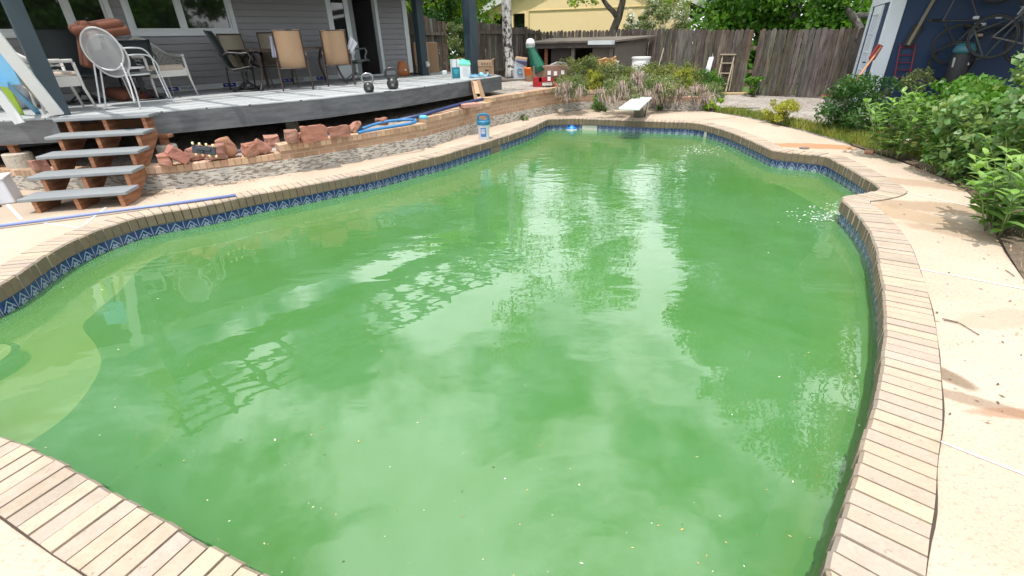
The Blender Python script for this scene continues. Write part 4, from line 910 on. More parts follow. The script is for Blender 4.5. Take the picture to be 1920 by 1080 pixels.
bush('weed_clump','small leafy weed growing at the foot of the fence gap',at(1413,180,0),.30,.55,L_green,700,.09,10,12,z0=.05,stem=.008,cat='weed',group='weeds along the paving')
bush('weed_clump','leafy green creeper hanging over the wall foot left of the diving board',at(1128,208,.0),.34,.42,L_green,1500,.05,11,20,z0=.03,stem=.006,cat='weed',group='weeds along the paving')
bush('weed_clump','little green weed against the wall right of the diving board',at(1236,207,.0),.20,.36,L_green,700,.05,12,12,z0=.03,stem=.006,cat='weed',group='weeds along the paving')
bush('weed_clump','short weed at the joint of wall and paving, above the bucket',at(985,226,.0),.10,.12,L_green,200,.04,13,6,z0=.02,stem=.004,cat='weed',group='weeds along the paving')
# strip of grass along the paving edge
def grass(name,path,wd,n,h,m,seed,label=None):
    g=random.Random(seed); mb=MB(); P=resample(smoothpath(path,False,.2),.05); Nn=normals(P,False,2)
    for i in range(n):
        k=g.randrange(len(P)); q=P[k]-Nn[k]*(g.random()**1.3)*wd*(-1); q=q+Vector((g.uniform(-.04,.04),g.uniform(-.04,.04),0)); hh=h*g.uniform(.4,1.2); a=g.uniform(0,6.28); w=.006; dx=Vector((math.cos(a),math.sin(a),0)); tp=q+Vector((g.uniform(-.6,.6)*hh,g.uniform(-.6,.6)*hh,hh)); c=g.uniform(.6,1.3)
        mb.add([q-dx*w,q+dx*w,q.lerp(tp,.6)+dx*w*.8,tp,q.lerp(tp,.6)-dx*w*.8],[(0,1,2,4),(4,2,3)],(c*g.uniform(.9,1.3),c,c))
    o=mb.build(name,m); o['kind']='stuff'; o['label']=label; o['category']='grass'; return o
grass('edge_grass',[at(u,v) for u,v in [(1345,210),(1400,219),(1500,242),(1600,271),(1640,283)]],-.42,5200,.13,L_turf,4,'bright green grass strip between the paving and the gravel')
grass('bed_grass',[at(u,v) for u,v in [(1500,240),(1590,262),(1650,280),(1720,300),(1800,335)]],-.95,5200,.16,L_turf,5,'yellowish grass and weeds in front of the bushes')
grass('dry_straw',[at(u,v) for u,v in [(1700,318),(1760,328),(1840,380),(1900,480),(1925,530)]],-.9,1500,.05,mat('straw',(.36,.28,.18),.9,attr=True),6,'dry straw and twigs lying on the dark soil')
# planter: shrubs and dead straw clumps over the wall
M_dead=mat('dead_blades',(.36,.29,.245),.9,3,.2,attr=True)
def deadclump(label,base,r,h,n,seed):
    global R; R=random.Random(seed+500); b=Vector(base); mb=MB()
    tuf=[Vector((rr(-.9,.9)*r,rr(-.45,.35)*r,h*rr(.1,1.1))) for _ in range(9)]; kc=[rr(.45,1.3) for _ in tuf]
    for i in range(int(n*.5)):
        a=rr(0,6.283); el=rr(.0,1.5); L_=r*rr(.5,1.15); tc=tuf[R.randrange(len(tuf))]; p=b+tc+Vector((rr(-.07,.07),rr(-.07,.07),rr(-.05,.05))); L_*=rr(.35,1.0); d=Vector((math.cos(a)*math.cos(el),math.sin(a)*math.cos(el)-.25,math.sin(el)))
        q=p+d*L_*.45; e=q+Vector((d.x*.4,d.y*.4-.1,-.65))*L_*.8; w=.005; s=Vector((-math.sin(a),math.cos(a),0))*w; c=rr(.5,1.35)
        mb.add([p-s,p+s,q+s,q-s,e],[(0,1,2,3),(3,2,4)],(c,c*rr(.9,1.05),c*rr(.8,1.1)))
    o=mb.build('dead_grass_clump',M_dead); tag(o,label,'dead plant','dead grass clumps in the planter'); return o
for k,(u,v,zz,r_,h_,n_,lab) in enumerate([(1068,190,.5,.40,.28,900,'grey dry clump at the left end of the planter, beside the red stand'),(1150,198,.45,.42,.34,1100,'dry grey clump hanging over the wall left of the diving board'),(1212,196,.40,.44,.40,1300,'large drooping straw clump directly behind the diving board'),(1262,197,.34,.40,.36,1000,'straw clump just right of the diving board'),(1308,198,.30,.44,.36,1300,'spreading straw clump at the right end of the stone wall'),(1180,188,.5,.38,.45,700,'taller dry clump in the middle of the planter, behind the others')]):
    deadclump(lab,at(u,v,zz-.15)+Vector((.05,.32,0)),r_*.9,h_,n_,k)
L_olive=leafmat('olive_leaf',(.10,.14,.045),(.19,.21,.055),.3)
for k,(u,v,zz,rx_,h_,m_,n_,lab) in enumerate([(1085,170,.48,.50,.72,L_olive,4200,'tall olive-yellow shrub at the left of the planter'),(1068,182,.48,.36,.40,L_sage,1900,'low grey-green shrub spilling over the wall next to the red stand'),(1172,186,.45,.42,.42,L_sage,1700,'low grey-green shrub draping over the wall left of the diving board'),(1240,188,.36,.46,.44,L_sage,1900,'low grey-green shrub over the wall behind the board, right of the straw'),(1140,172,.46,.55,.62,L_olive,3800,'olive shrub in the planter in front of the dark shelter opening'),(1118,176,.46,.24,.50,L_yel,900,'small bright yellow sprig inside the left planter shrubs'),(1205,172,.40,.55,.62,L_olive,3600,'reddish olive shrub in the planter in front of the white barrel'),(1268,176,.32,.50,.66,L_olive,3600,'rounded olive shrub in the planter below the thin pole'),(1278,180,.32,.26,.62,L_yel,800,'yellow sprig inside the right planter shrubs'),(1322,178,.20,.42,.62,L_green,2200,'fresh green shrub at the right end of the planter beside the ladder'),(1330,192,.10,.34,.40,L_sage,1300,'grey-green shrub draping over the end of the stone wall')]):
    bush('planter_shrub',lab,at(u,v,zz-.1)+Vector((0,.1,0)),rx_*1.2,h_*1.05,m_,int(n_*2.6),.045,40+k,60,group='shrubs in the planter',asp=.4,cat='shrub',var=.8,z0=.02,stem=.012,clr=.30,shell=.9)
# ------------------------------------------------------------ YARD THINGS
def M(name,c,rough=.5,**k): return mat(name,c,rough,k.pop('ns',5),k.pop('na',.1),**k)
W_=M('white_plastic',(.68,.68,.67),.35); BLU=M('blue_plastic',(.02,.20,.42),.35); LB=M('light_blue_plastic',(.10,.42,.62),.35); CARD=M('cardboard',(.30,.19,.11),.85,bump=.1); CARDL=M('cardboard_light',(.55,.37,.24),.85)
RED=M('red_paint',(.32,.005,.008),.45); GRN=M('green_plastic',(.006,.10,.055),.18); ORG=M('orange_plastic',(.75,.16,.01),.4); BLK=M('black_metal',(.010,.010,.011),.45); DKW=M('dark_wood',(.05,.042,.038),.9,stretch=(1,1,5),na=.3); GW=M('grey_wood',(.16,.14,.12),.9,na=.35,stretch=(4,4,.7)); BLK2=M('black_rubber',(.014,.015,.017),.6)
def wthing(name,label,cat,p,az=0,group=None):
    t=thing(name,label,cat,tuple(p),-math.radians(az),group); t2=Matrix.Translation(Vector(p))@Euler((0,0,-math.radians(az))).to_matrix().to_4x4(); return t,t2
def part(t,TM,name,m,fn,**k):
    mb=MB(); fn(mb); return mb.build(name,m,t,local=True,**k)
# diving board
pb=at(1197,221); pe=Vector((3.25,11.85,0)); aim=(at(1176,228)-at(1232,214)); daz=math.degrees(math.atan2(aim.x,aim.y))
t,_=wthing('diving_board','short white diving board on a cream stand at the far end of the pool','diving board',(3.07,11.52,0),202)
part(t,_,'board',M('board_white',(.70,.72,.74),.4),lambda m:m.cbox((0,.74,.37),(.41,2.0,.05)),bevel=.018)
part(t,_,'stand',M('cream_fibreglass',(.60,.55,.48),.45),lambda m:m.add([(-.12,-.40,0),(.12,-.40,0),(.12,.05,0),(-.12,.05,0),(-.17,-.25,.343),(.17,-.25,.343),(.17,.42,.343),(-.17,.42,.343)],[(3,2,1,0),(4,5,6,7),(0,1,5,4),(1,2,6,5),(2,3,7,6),(3,0,4,7)]),bevel=.02)
part(t,_,'spring_cone',M('olive_cone',(.10,.105,.08),.5),lambda m:m.tube([(0,.14,.0),(0,.14,.02),(0,.36,.30)],[.13,.13,.06],16),smooth=False)
part(t,_,'rubber_strap',BLK2,lambda m:m.tube([(-.13,.14,.0),(-.15,.22,.15),(-.175,.26,.343)],.012,6))
# bucket of pool chemicals
q=at(908,262); t,_=wthing('chemical_bucket','white tub with a teal carrying lid and a blue label standing on the pool edge','bucket',q,0)
part(t,_,'tub',M('tub_white',(.62,.66,.74),.3),lambda m:m.lathe([(.095,0),(.10,.01),(.108,.27),(.113,.275)],24),smooth=True)
part(t,_,'lid',M('teal_lid',(.015,.14,.26),.35),lambda m:(m.lathe([(.118,.272),(.122,.28),(.122,.33),(.105,.345)],24),m.tube([(-.10,0,.33),(-.095,0,.42),(-.06,0,.45),(.06,0,.45),(.095,0,.42),(.10,0,.33)],.022,8)),smooth=False)
LBL=M('label_blue',(.03,.13,.36),.5)
def arcq(m,r,a0,a1,z0,z1,n=8):
    for k in range(n):
        a=a0+(a1-a0)*k/n;b=a0+(a1-a0)*(k+1)/n; m.add([(r*math.cos(a),r*math.sin(a),z0),(r*math.cos(b),r*math.sin(b),z0),(r*math.cos(b),r*math.sin(b),z1),(r*math.cos(a),r*math.sin(a),z1)],[(0,1,2,3)])
part(t,_,'label_panel',LBL,lambda m:arcq(m,.1085,-2.1,-1.15,.07,.225)); part(t,_,'label_print',W_,lambda m:[arcq(m,.1098,-2.0,-1.25-.1*(i%2),.19-i*.022,.199-i*.022) for i in range(4)])
q=at(866,254); t,_=wthing('plastic_scoop','light blue plastic scoop lying on its side on the paving beside the tub','scoop',q,75)
part(t,_,'scoop_cup',LB,lambda m:m.tube([(-.10,0,.07),(-.0,0,.072),(.08,0,.075)],[.075,.07,.045],16),smooth=True); part(t,_,'scoop_rim',W_,lambda m:m.tube([(-.104,0,.07),(-.10,0,.07)],[.079,.079],16))
q=at(1072,243,WZ); t,_=wthing('floating_dispenser','small round blue and white chlorine float in the water below the far coping','float',q,0)
part(t,_,'float_ring',M('float_blue',(.02,.18,.55),.3),lambda m:m.lathe([(.10,.0),(.128,.02),(.128,.045),(.06,.065),(.045,.10),(.0,.11)],24),smooth=True); part(t,_,'float_band',W_,lambda m:m.lathe([(.08,-.05),(.118,-.02),(.13,.005),(.13,.02)],24),smooth=True)
# anchor plate, peg, sticks
q=at(1508,278,.006); mb=MB(); mb.lathe([(.075,0),(.075,.012),(.05,.018),(0,.018)],20,q,sy=.8); tag(mb.build('anchor_plate',M('rusty_plate',(.16,.13,.12),.6)),'round metal cover plate lying in the middle of the orange rust stain','cover plate')
a,b=at(1622,284,.03),at(1638,286,.03); mb=MB(); mb.tube([a,b],.03,10); tag(mb.build('wooden_peg',M('peg_wood',(.42,.22,.13),.8)),'short brown wooden peg lying at the paving edge below the milkweed','peg')
for k,(pp,lab) in enumerate([([(1770,600),(1800,606),(1836,628)],'longer thin twig on the sunny paving at the right'),([(1767,597),(1797,604)],'short thin twig touching the longer twig on the paving'),([(1885,506),(1896,513),(1902,518)],'small forked twig near the soil at the right edge')]):
    mb=MB(); mb.tube([at(u,v,.008) for u,v in pp],.003,5); tag(mb.build('twig',M_bark),lab,'twig','twigs on the paving')
q=at(1052,212.5); mb=MB(); mb.lathe([(0.0,0),(.07,.01),(.09,.05),(.075,.10),(.03,.125)],14,q); tag(mb.build('deflated_ball',M('tan_ball',(.52,.44,.36),.7)),'small pale ball-like stone on the paving at the far left corner of the pool','ball')
q0=at(1690,276,.0); t,_=wthing('edging_block','grey concrete edging blocks half hidden under the milkweed','edging',q0,100)
part(t,_,'edging_stone',M_conc,lambda m:m.cbox((0,0,.06),(.12,.30,.13)),bevel=.01); part(t,_,'edging_stone',M_conc,lambda m:m.cbox((-.05,.62,.05),(.12,.75,.11)),bevel=.01)
q=at(1535,184); mb=MB(); mb.cbox((q.x+.25,q.y-.15,.05),(.5,.12,.08),(0,0,-.5)); tag(mb.build('loose_board',M('red_board',(.28,.10,.06),.8)),'small reddish board lying at the foot of the fence near the shed','board','loose boards by the fence')
q=at(1376,177); mb=MB(); mb.cbox((q.x,q.y,.03),(.75,.14,.05),(0,0,-.25)); tag(mb.build('loose_board',M('pale_board',(.52,.38,.22),.8)),'pale board lying on the ground under the ladder','board','loose boards by the fence')
# ladder leaning on the fence
L0,L1=at(1336,170,.0),at(1361,172,.0); fnn=Vector(((FR-FM).y,-(FR-FM).x,0)).normalized()
def onf(u,v,off_): return hit(u,v,FM+fnn*off_,fnn)
t=thing('wooden_ladder','old short wooden stepladder leaning against the dark fence','ladder',tuple(at(1352,172)),0); LW=M('ladder_wood',(.33,.27,.20),.85,na=.3)
a0,a1=onf(1341,172,.45),onf(1356,102,.10); b0,b1=onf(1361,172,.45),onf(1378,102,.10)
for a,b in ((a0,a1),(b0,b1)): mb=MB(); mb.beam(a,b,.035,.06); mb.build('side_rail',LW,t)
for k in (.22,.50,.77): mb=MB(); mb.beam(a0.lerp(a1,k),b0.lerp(b1,k),.09,.025); mb.build('step',LW,t)
mb=MB(); d=(b1-a1).normalized()*.06; mb.beam(a1-d,b1+d,.16,.035); mb.build('top_plate',LW,t)
mb=MB(); d=fnn*-.28; mb.beam(a0+d*.9+Vector((0,0,0)),a1+d*.1,.03,.04); mb.build('rear_leg',LW,t)
mb=MB(); mb.beam(b0+d*.9,b1+d*.1,.03,.04); mb.build('rear_leg',LW,t)
def lean(name,label,cat,uv0,uv1,w,th,m,n0=.35,n1=.06,zb=0,group=None,round_=False):
    a,b=onf(*uv0,n0),onf(*uv1,n1); mb=MB()
    (mb.tube([a,b],w,8) if round_ else mb.beam(a,b,w,th,up=fnn)); return tag(mb.build(name,m),label,cat,group)
lean('leaning_plank','pale white-painted plank leaning on the fence left of the ladder','plank',(1326,137),(1336,101),.15,.03,M('white_plank',(.48,.50,.52),.7,na=.25))
lean('thin_pole','long thin wooden pole leaning on the fence right of the white barrel','pole',(1231,140),(1248,78),.022,.022,M('pole_wood',(.36,.30,.24),.8),round_=True)
# white barrel, small pail, crumpled kraft sheet
cb=pol(1206,16.6,.15); t,_=wthing('white_barrel','big white plastic barrel standing behind the planter shrubs','barrel',cb,0)
part(t,_,'barrel_body',W_,lambda m:m.lathe([(.22,0),(.255,.03),(.275,.45),(.27,.86),(.25,.90)],28),smooth=True); part(t,_,'barrel_rim',W_,lambda m:m.lathe([(.275,.87),(.29,.88),(.29,.925),(.275,.93)],28))
q=pol(1158,16.4,.2); t,_=wthing('white_pail','small white pail beside the crumpled brown sheet','pail',q,0); part(t,_,'pail_body',W_,lambda m:m.lathe([(.07,0),(.09,.75),(.10,.76),(.10,.78)],16),smooth=True)
R=random.Random(21); mb=MB(); fr_=lambda u,v:f(u,v,16.2); nx_,ny_=9,7
V=[]
for j in range(ny_+1):
    for i in range(nx_+1):
        u=1120+35*i/nx_; v=133-(133-(112-6*i/nx_))*j/ny_; p=fr_(u,v); V.append(p+Vector((0,rr(-.06,.06),rr(-.015,.015))))
mb.add(V,[(j*(nx_+1)+i,j*(nx_+1)+i+1,(j+1)*(nx_+1)+i+1,(j+1)*(nx_+1)+i) for j in range(ny_) for i in range(nx_)]); o=mb.build('crumpled_sheet',M('kraft_foil',(.52,.30,.14),.4)); sm=o.modifiers.new('s','SOLIDIFY'); sm.thickness=.03; tag(o,'crumpled golden-brown packing sheet standing in the planter before the shelter','packing sheet')
# lean-to shelter
g2=lambda u,v,d:f(u,v,d); dS=17.9
s_a,s_b=g2(1004,81,dS),g2(1152,79,16.9); s_a.z=s_b.z=0; ld=(s_b-s_a).normalized(); ln_=Vector((ld.y,-ld.x,0)); LL_=(s_b-s_a).length
LM=Matrix.Translation(s_a)@Matrix(((ld.x,-ln_.x,0,0),(ld.y,-ln_.y,0,0),(0,0,1,0),(0,0,0,1)))
t=thing('garden_shelter','low weathered lean-to shelter with a flat shingled roof and a dark open front','shelter',tuple(s_a),math.atan2(ld.y,ld.x))
mb=MB(); mb.M=LM; D_=1.55; mb.add([(-.15,-.25,1.50),(LL_+.2,-.25,1.50),(LL_+.9,D_,1.60),(-.1,D_,1.60),(-.15,-.25,1.55),(LL_+.2,-.25,1.55),(LL_+.9,D_,1.65),(-.1,D_,1.65)],[(3,2,1,0),(4,5,6,7),(0,1,5,4),(1,2,6,5),(2,3,7,6),(3,0,4,7)]); mb.build('roof',M('old_roofing',(.13,.11,.09),.95,na=.35,ns=8),t)
mb=MB(); mb.M=LM; mb.box(-.12,LL_+.15,-.22,-.17,1.35,1.51); mb.build('front_beam',DKW,t)
mb=MB(); mb.M=LM; mb.add([(LL_+.02,0,0),(LL_+.62,D_,0),(LL_+.62,D_,1.58),(LL_+.02,0,1.44),(LL_-.02,.03,0),(LL_+.58,D_,0),(LL_+.58,D_,1.58),(LL_-.02,.03,1.44)],[(0,1,2,3),(7,6,5,4),(4,0,3,7),(1,5,6,2)]); mb.build('side_boards',GW,t)
mb=MB(); mb.M=LM; mb.box(-.05,LL_,D_-.06,D_-.02,0,1.58); mb.box(-.08,-.04,0,D_,0,1.48); mb.build('back_boards',DKW,t)
for a_,b_,m_ in [(LL_*.21,LL_*.49,DKW),(LL_*.74,LL_*.95,GW),(LL_*.12,LL_*.16,M_wood)]: mb=MB(); mb.M=LM; mb.box(a_,b_,.02,.06,.3,1.33); mb.build('front_panel',m_,t)
for x in (.05,LL_*.51,LL_-.06): mb=MB(); mb.M=LM; mb.box(x-.05,x+.05,-.1,.0,0,1.35); mb.build('post',GW,t)
mb=MB(); a,b=g2(1105,80,16.55),g2(1150,79.5,16.1); mb.beam(a,b,.16,.11); tag(mb.build('hanging_gutter',M('pale_metal',(.52,.56,.58),.5)),'pale metal channel fixed under the right front edge of the shelter roof','gutter')
# green plastic play piece on a red stand
q=at(1010,172,.5); q=pol(1004,14.1,.5); t,_=wthing('play_structure','green plastic play piece with a white domed top on a brown and red base','toy',q,90)
# local: +y = photo right
fp=lambda u,v,dd=14.1:f(u,v,dd)
def wpart(name,m,fn,**k):
    mb=MB(); fn(mb); return mb.build(name,m,t,**k)
wpart('green_neck',GRN,lambda m:m.tube([fp(1012,134),fp(1007,122),fp(1002,108),fp(997,96),fp(995,88),fp(995,84)],[.22,.185,.14,.11,.11,.11],18),smooth=True)
wpart('white_cap',W_,lambda m:m.lathe([(.125,-.02),(.118,.05),(.09,.11),(.04,.135),(0,.14)],20,fp(994.5,83)),smooth=True)
wpart('clear_collar',M('frosted_collar',(.30,.42,.40),.15),lambda m:m.lathe([(.108,-.09),(.12,-.06),(.12,-.02)],20,fp(994.5,83)))
wpart('brown_body',M('brown_block',(.20,.115,.085),.8),lambda m:m.cbox((fp(1031,140).x,14.1,1.0-.14),(.92,.42,.29),(0,0,-.05)),bevel=.02)
wpart('red_base',RED,lambda m:[m.cbox((fp(1005,158).x+.04,14.1,.59),(.24,.40,.30),(0,0,0)),m.cbox((fp(1030,158).x,14.1,.665),(.62,.40,.14)),m.cbox((fp(1042,158).x,14.1,.59),(.16,.40,.30))],bevel=.02)
for k,(u,v) in enumerate([(1030,137),(1042,138),(1056,136),(1030,148)]): wpart('white_tag',W_,lambda m:m.cbox((fp(u,v,13.85).x,13.86,fp(u,v,13.85).z),(.085,.02,.10)))
wpart('grey_cover',M('grey_sheet',(.22,.22,.23),.7,na=.3,bump=.6,bs=9),lambda m:m.add([fp(1022,131),fp(1036,121),fp(1048,116.5),fp(1062,118),fp(1070,131)]+[p+Vector((0,.45,0)) for p in [fp(1022,131),fp(1036,121),fp(1048,116.5),fp(1062,118),fp(1070,131)]],[(0,1,2,3,4),(9,8,7,6,5),(0,5,6,1),(1,6,7,2),(2,7,8,3),(3,8,9,4),(4,9,5,0)]))
# white sack box and orange bucket
q=at(974,151,.5); t,_=wthing('leaning_carton','white printed carton with a dark blue band leaning near the birch','carton',q,0)
def bx(mb,c4,dd,th):
    P=[f(u,v,dd) for u,v in c4]; Q=[p+Vector((0,th,0)) for p in P]; mb.add(P+Q,[(0,1,2,3),(7,6,5,4),(0,4,5,1),(1,5,6,2),(2,6,7,3),(3,7,4,0)])
dC=16.2
def wp(name,m,fn,tt=None,**k):
    mb=MB(); fn(mb); return mb.build(name,m,tt or t,**k)
wp('carton_body',M('carton_white',(.42,.46,.52),.6),lambda m:bx(m,[(963,149),(985,151.5),(988,112),(966,110)],dC,.25)); wp('top_flap',CARDL,lambda m:bx(m,[(966,110),(988,112),(989,108.5),(968,106)],dC-.01,.25)); wp('printed_band',M('band_navy',(.05,.05,.12),.6),lambda m:m.add([f(u,v,dC-.02) for u,v in [(966,113),(988,115),(987.5,124),(966,115)]],[(0,1,2,3)]))
wp('printed_swirl',M('print_teal',(.12,.30,.42),.6),lambda m:m.tube([f(975+5*math.cos(a),133+5*math.sin(a),dC-.02) for a in np.linspace(.4,5.6,14)],.016,5)); wp('printed_line',M('print_grey',(.2,.22,.25),.6),lambda m:m.add([f(u,v,dC-.02) for u,v in [(968,121.5),(982,125.5),(982,127),(968,123)]],[(0,1,2,3)]))
q=at(991,150,.5); q=pol(991,16.0,.5); t,_=wthing('orange_bucket','orange bucket beside the white carton','bucket',q,0); part(t,_,'bucket_body',ORG,lambda m:m.lathe([(.11,0),(.15,.33),(.165,.34),(.165,.37)],18),smooth=True)
part(t,_,'bucket_band',CARD,lambda m:m.lathe([(.112,.01),(.132,.16)],18))
q=at(970,149,.45); t,_=wthing('wooden_platform','low weathered board platform around the foot of the birch','platform',at(957,152,.46),100); part(t,_,'platform_top',GW,lambda m:m.cbox((0,0,.06),(.9,1.5,.05))); part(t,_,'platform_frame',DKW,lambda m:m.cbox((0,0,.01),(.7,1.2,.07)))
# retaining-wall ledge: rocks
M_rock=m_brick_attr('red_sandstone',.9,ns=7,bump=.9); ROCKC=[(.30,.13,.09),(.27,.12,.088),(.33,.16,.115),(.26,.13,.10),(.31,.145,.095)]
rocks=[(301,290,326,314,'squat reddish rock, first of the row on the wall next to the stairs',0),(320,274,358,311,'tall tilted block of red rock, second from the stairs',-.75),(350,277,394,301,'low dull red rock under the black vacuum head',.15),(391,273,427,302,'blocky red rock directly right of the black vacuum head',.1),(413,260,453,297,'tall ridged rock leaning left, above the brick ledge',-.35),(455,268,498,293,'rounded pointed red rock beside the thin leaning slab',.2),(477,262,510,290,'thin pale red slab leaning to the left',-.8),(497,256,530,279,'small dull rock at the step of the ledge, blue hose behind it',.3),(536,246,564,272,'upright wedge-shaped rock on the raised ledge',.2),(561,251,574,266,'smallest rock, half hidden behind the big orange one',0),(564,237,619,268,'largest rock, orange red with a rough left face',.15),(613,237,663,259,'long flat red rock in front of the blue hose end',.02),(650,229,684,249,'rock tilted down to the right beside the long flat one',.6)]
def rock(u0,v0,u1,v1,lab,tilt,zb,name='sandstone_rock',seed=0,group='red rocks lined up on the brick wall',back=.12):
    g=random.Random(seed); base=at((u0+u1)/2,v1,zb); k=ixof((u0+u1)/2,v1+12) if name=='sandstone_rock' else None
    s=mpp(base); w=(u1-u0)*s*.86; h=(v1-v0)*s*1.05; bm=bmesh.new(); dpt=.17
    hx,hz=w/2,h/2; ca,sa=abs(math.cos(tilt)),abs(math.sin(tilt))
    if tilt and abs(tilt)>.3: a_=max(w,h)*.52; b_=min(w,h)*.36; hx,hz=(b_,a_)
    for sxx in (-1,1):
        for sy2 in (-1,1):
            for sz in (-1,1):
                for _ in range(2): bm.verts.new((sxx*hx*g.uniform(.62,1.0),sy2*dpt/2*g.uniform(.6,1),sz*hz*g.uniform(.6,1.0)))
    for _ in range(5): bm.verts.new((g.uniform(-1,1)*hx*.7,g.uniform(-1,1)*dpt*.45,g.choice((-1,1))*hz*g.uniform(.9,1.05)))
    r=bmesh.ops.convex_hull(bm,input=bm.verts); bmesh.ops.delete(bm,geom=[e for e in r['geom_interior'] if isinstance(e,bmesh.types.BMVert)],context='VERTS')
    bmesh.ops.rotate(bm,verts=bm.verts,cent=(0,0,0),matrix=Euler((0,tilt if abs(tilt)>.3 else 0,0)).to_matrix()); bmesh.ops.rotate(bm,verts=bm.verts,cent=(0,0,0),matrix=Euler((0,0,math.radians(45+g.uniform(-20,20)))).to_matrix())
    bmesh.ops.triangulate(bm,faces=bm.faces); bmesh.ops.subdivide_edges(bm,edges=bm.edges,cuts=3,use_grid_fill=True)
    for v in bm.verts:
        n_=noise.noise(v.co*11+Vector((seed,0,0)))*.024+abs(noise.noise(Vector((v.co.x*9,v.co.y*9,v.co.z*42))))*.014+noise.noise(v.co*60)*.006; v.co+=v.co.normalized()*n_
    zm=min(v.co.z for v in bm.verts); zM=max(v.co.z for v in bm.verts); k_=h/(zM-zm)
    for v in bm.verts: v.co.z=(v.co.z-zm)*k_
    me=bpy.data.meshes.new(name); bm.to_mesh(me); bm.free(); c=jc(ROCKC[seed%5],.12); ca_=me.color_attributes.new('col','FLOAT_COLOR','CORNER'); ca_.data.foreach_set('color',[c[0],c[1],c[2],1.]*len(me.loops))
    me.materials.append(M_rock); o=bpy.data.objects.new(name,me); C.objects.link(o); o.location=base+Vector((0,.0,0))+ (base-Vector((0,0,base.z))).normalized()*.06; return tag(o,lab,'rock',group)
for k,(u0,v0,u1,v1,lab,tl) in enumerate(rocks): rock(u0,v0,u1,v1,lab,tl,.30 if u0<530 else .405,seed=k)
rock(706,222,729,236,'rough half brick sitting on the blue hose coil',0,.43,seed=31)
rock(67,301,95,324,'rounded reddish rock on the wall behind the stairs, far left',.1,.28,seed=33)
q=at(880,204,.50); mb=MB(); mb.cbox((q.x,q.y+.1,.55),(.36,.20,.075),(0,0,.6),(.42,.22,.17)); tag(mb.build('paver_slab',M_rock,bevel=.012),'flat red paver lying on the brick wall below the leaning cardboard','paver')
# leaning folded cardboard
q=at(898,194,.52); t,_=wthing('cardboard_insert','folded brown cardboard insert leaning against the deck fascia','cardboard',q,0)
def onfas(u,v,o): 
    a,b=dfp[7],dfp[8]; d=(b-a).normalized(); n_=Vector((d.y,-d.x,0)); return hit(u,v,a+n_*o,n_)
def quadslab(mb,c4,o0,o1,th=.03):
    n_=Vector(((dfp[8]-dfp[7]).normalized().y,-(dfp[8]-dfp[7]).normalized().x,0)); P=[onfas(*c4[0],o0),onfas(*c4[1],o0),onfas(*c4[2],o1),onfas(*c4[3],o1)]; Q=[p-n_*th for p in P]; mb.add(P+Q,[(0,1,2,3),(7,6,5,4),(0,4,5,1),(1,5,6,2),(2,6,7,3),(3,7,4,0)])
wp('cardboard_side',CARD,lambda m:quadslab(m,[(893,193),(898,193.5),(889,151),(884,151.5)],.30,.05)); wp('cardboard_side',CARD,lambda m:quadslab(m,[(905,192),(912.5,190),(900,150),(895,150.5)],.30,.05)); 
wp('cardboard_panel',CARDL,lambda m:quadslab(m,[(893.5,176),(900,175),(894,152),(887.5,152)],.22,.07,.02)); wp('cardboard_panel',CARDL,lambda m:quadslab(m,[(898,192.5),(906,191.5),(902,181),(896,182)],.31,.25,.02))
# hoses and pipe
HB=M('hose_blue',(.025,.15,.36),.4); zH=.45
mb=MB(); hp=[(672,249,.42),(690,245,.43),(720,240,.44),(755,234.5,.45),(772,231,.46),(780,227.5,.47),(776,225,.48),(760,224.5,.48),(740,226,.48),(720,229,.47),(700,234,.45),(680,241,.42),(660,247,.36),(640,250,.30),(560,268,.24),(470,280,.22),(440,284,.22)]
mb.tube(smoothpath([at(u,v,z_+.02) for u,v,z_ in hp],False,.05),.023,10); tag(mb.build('blue_hose',HB,smooth=True),'bright blue ribbed pool hose looped on the ledge under the deck','hose')
mb=MB(); mb.tube(smoothpath([at(u,v,z_) for u,v,z_ in [(745,226,.46),(790,216,.52),(840,202,.56),(870,194,.58),(905,186,.58)]],False,.1),.032,10); tag(mb.build('dark_blue_pipe',M('pipe_navy',(.018,.03,.11),.4),smooth=True),'dark blue pipe running along the ledge under the deck edge','pipe')
q=at(794,223,.5); t,_=wthing('small_blue_cap','small light blue cap on the ledge above the hose loop','cap',q,0); part(t,_,'cap_shell',LB,lambda m:m.lathe([(.045,0),(.05,.04),(.03,.06),(0,.062)],14,sx=1.5),smooth=True)
# blue pole on the paving
mb=MB(); mb.tube([at(-60,432,.03),at(0,423.5,.03),at(150,404,.035),at(300,385,.03),at(442,366,.03)],.017,10); tag(mb.build('pool_pole',M('pole_blue',(.15,.20,.42),.35),smooth=True),'long periwinkle blue pole lying on the paving in front of the stairs','pole')
# white storage bin at the left edge
q=at(14,381); t,_=wthing('storage_bin','white plastic bin with a black strap standing left of the stairs','bin',q,-30)
part(t,_,'bin_body',M('bin_white',(.55,.57,.62),.4),lambda m:m.cbox((-.15,.1,.155),(.50,.34,.31),(0,0,0),taper=.93),bevel=.02); part(t,_,'bin_rim',W_,lambda m:m.cbox((-.15,.1,.31),(.50,.34,.025)),bevel=.008); part(t,_,'black_strap',BLK2,lambda m:m.tube([(-.30,-.13,.42),(-.20,-.16,.25),(-.06,-.17,.03),(-.02,-.16,.0)],.022,8))
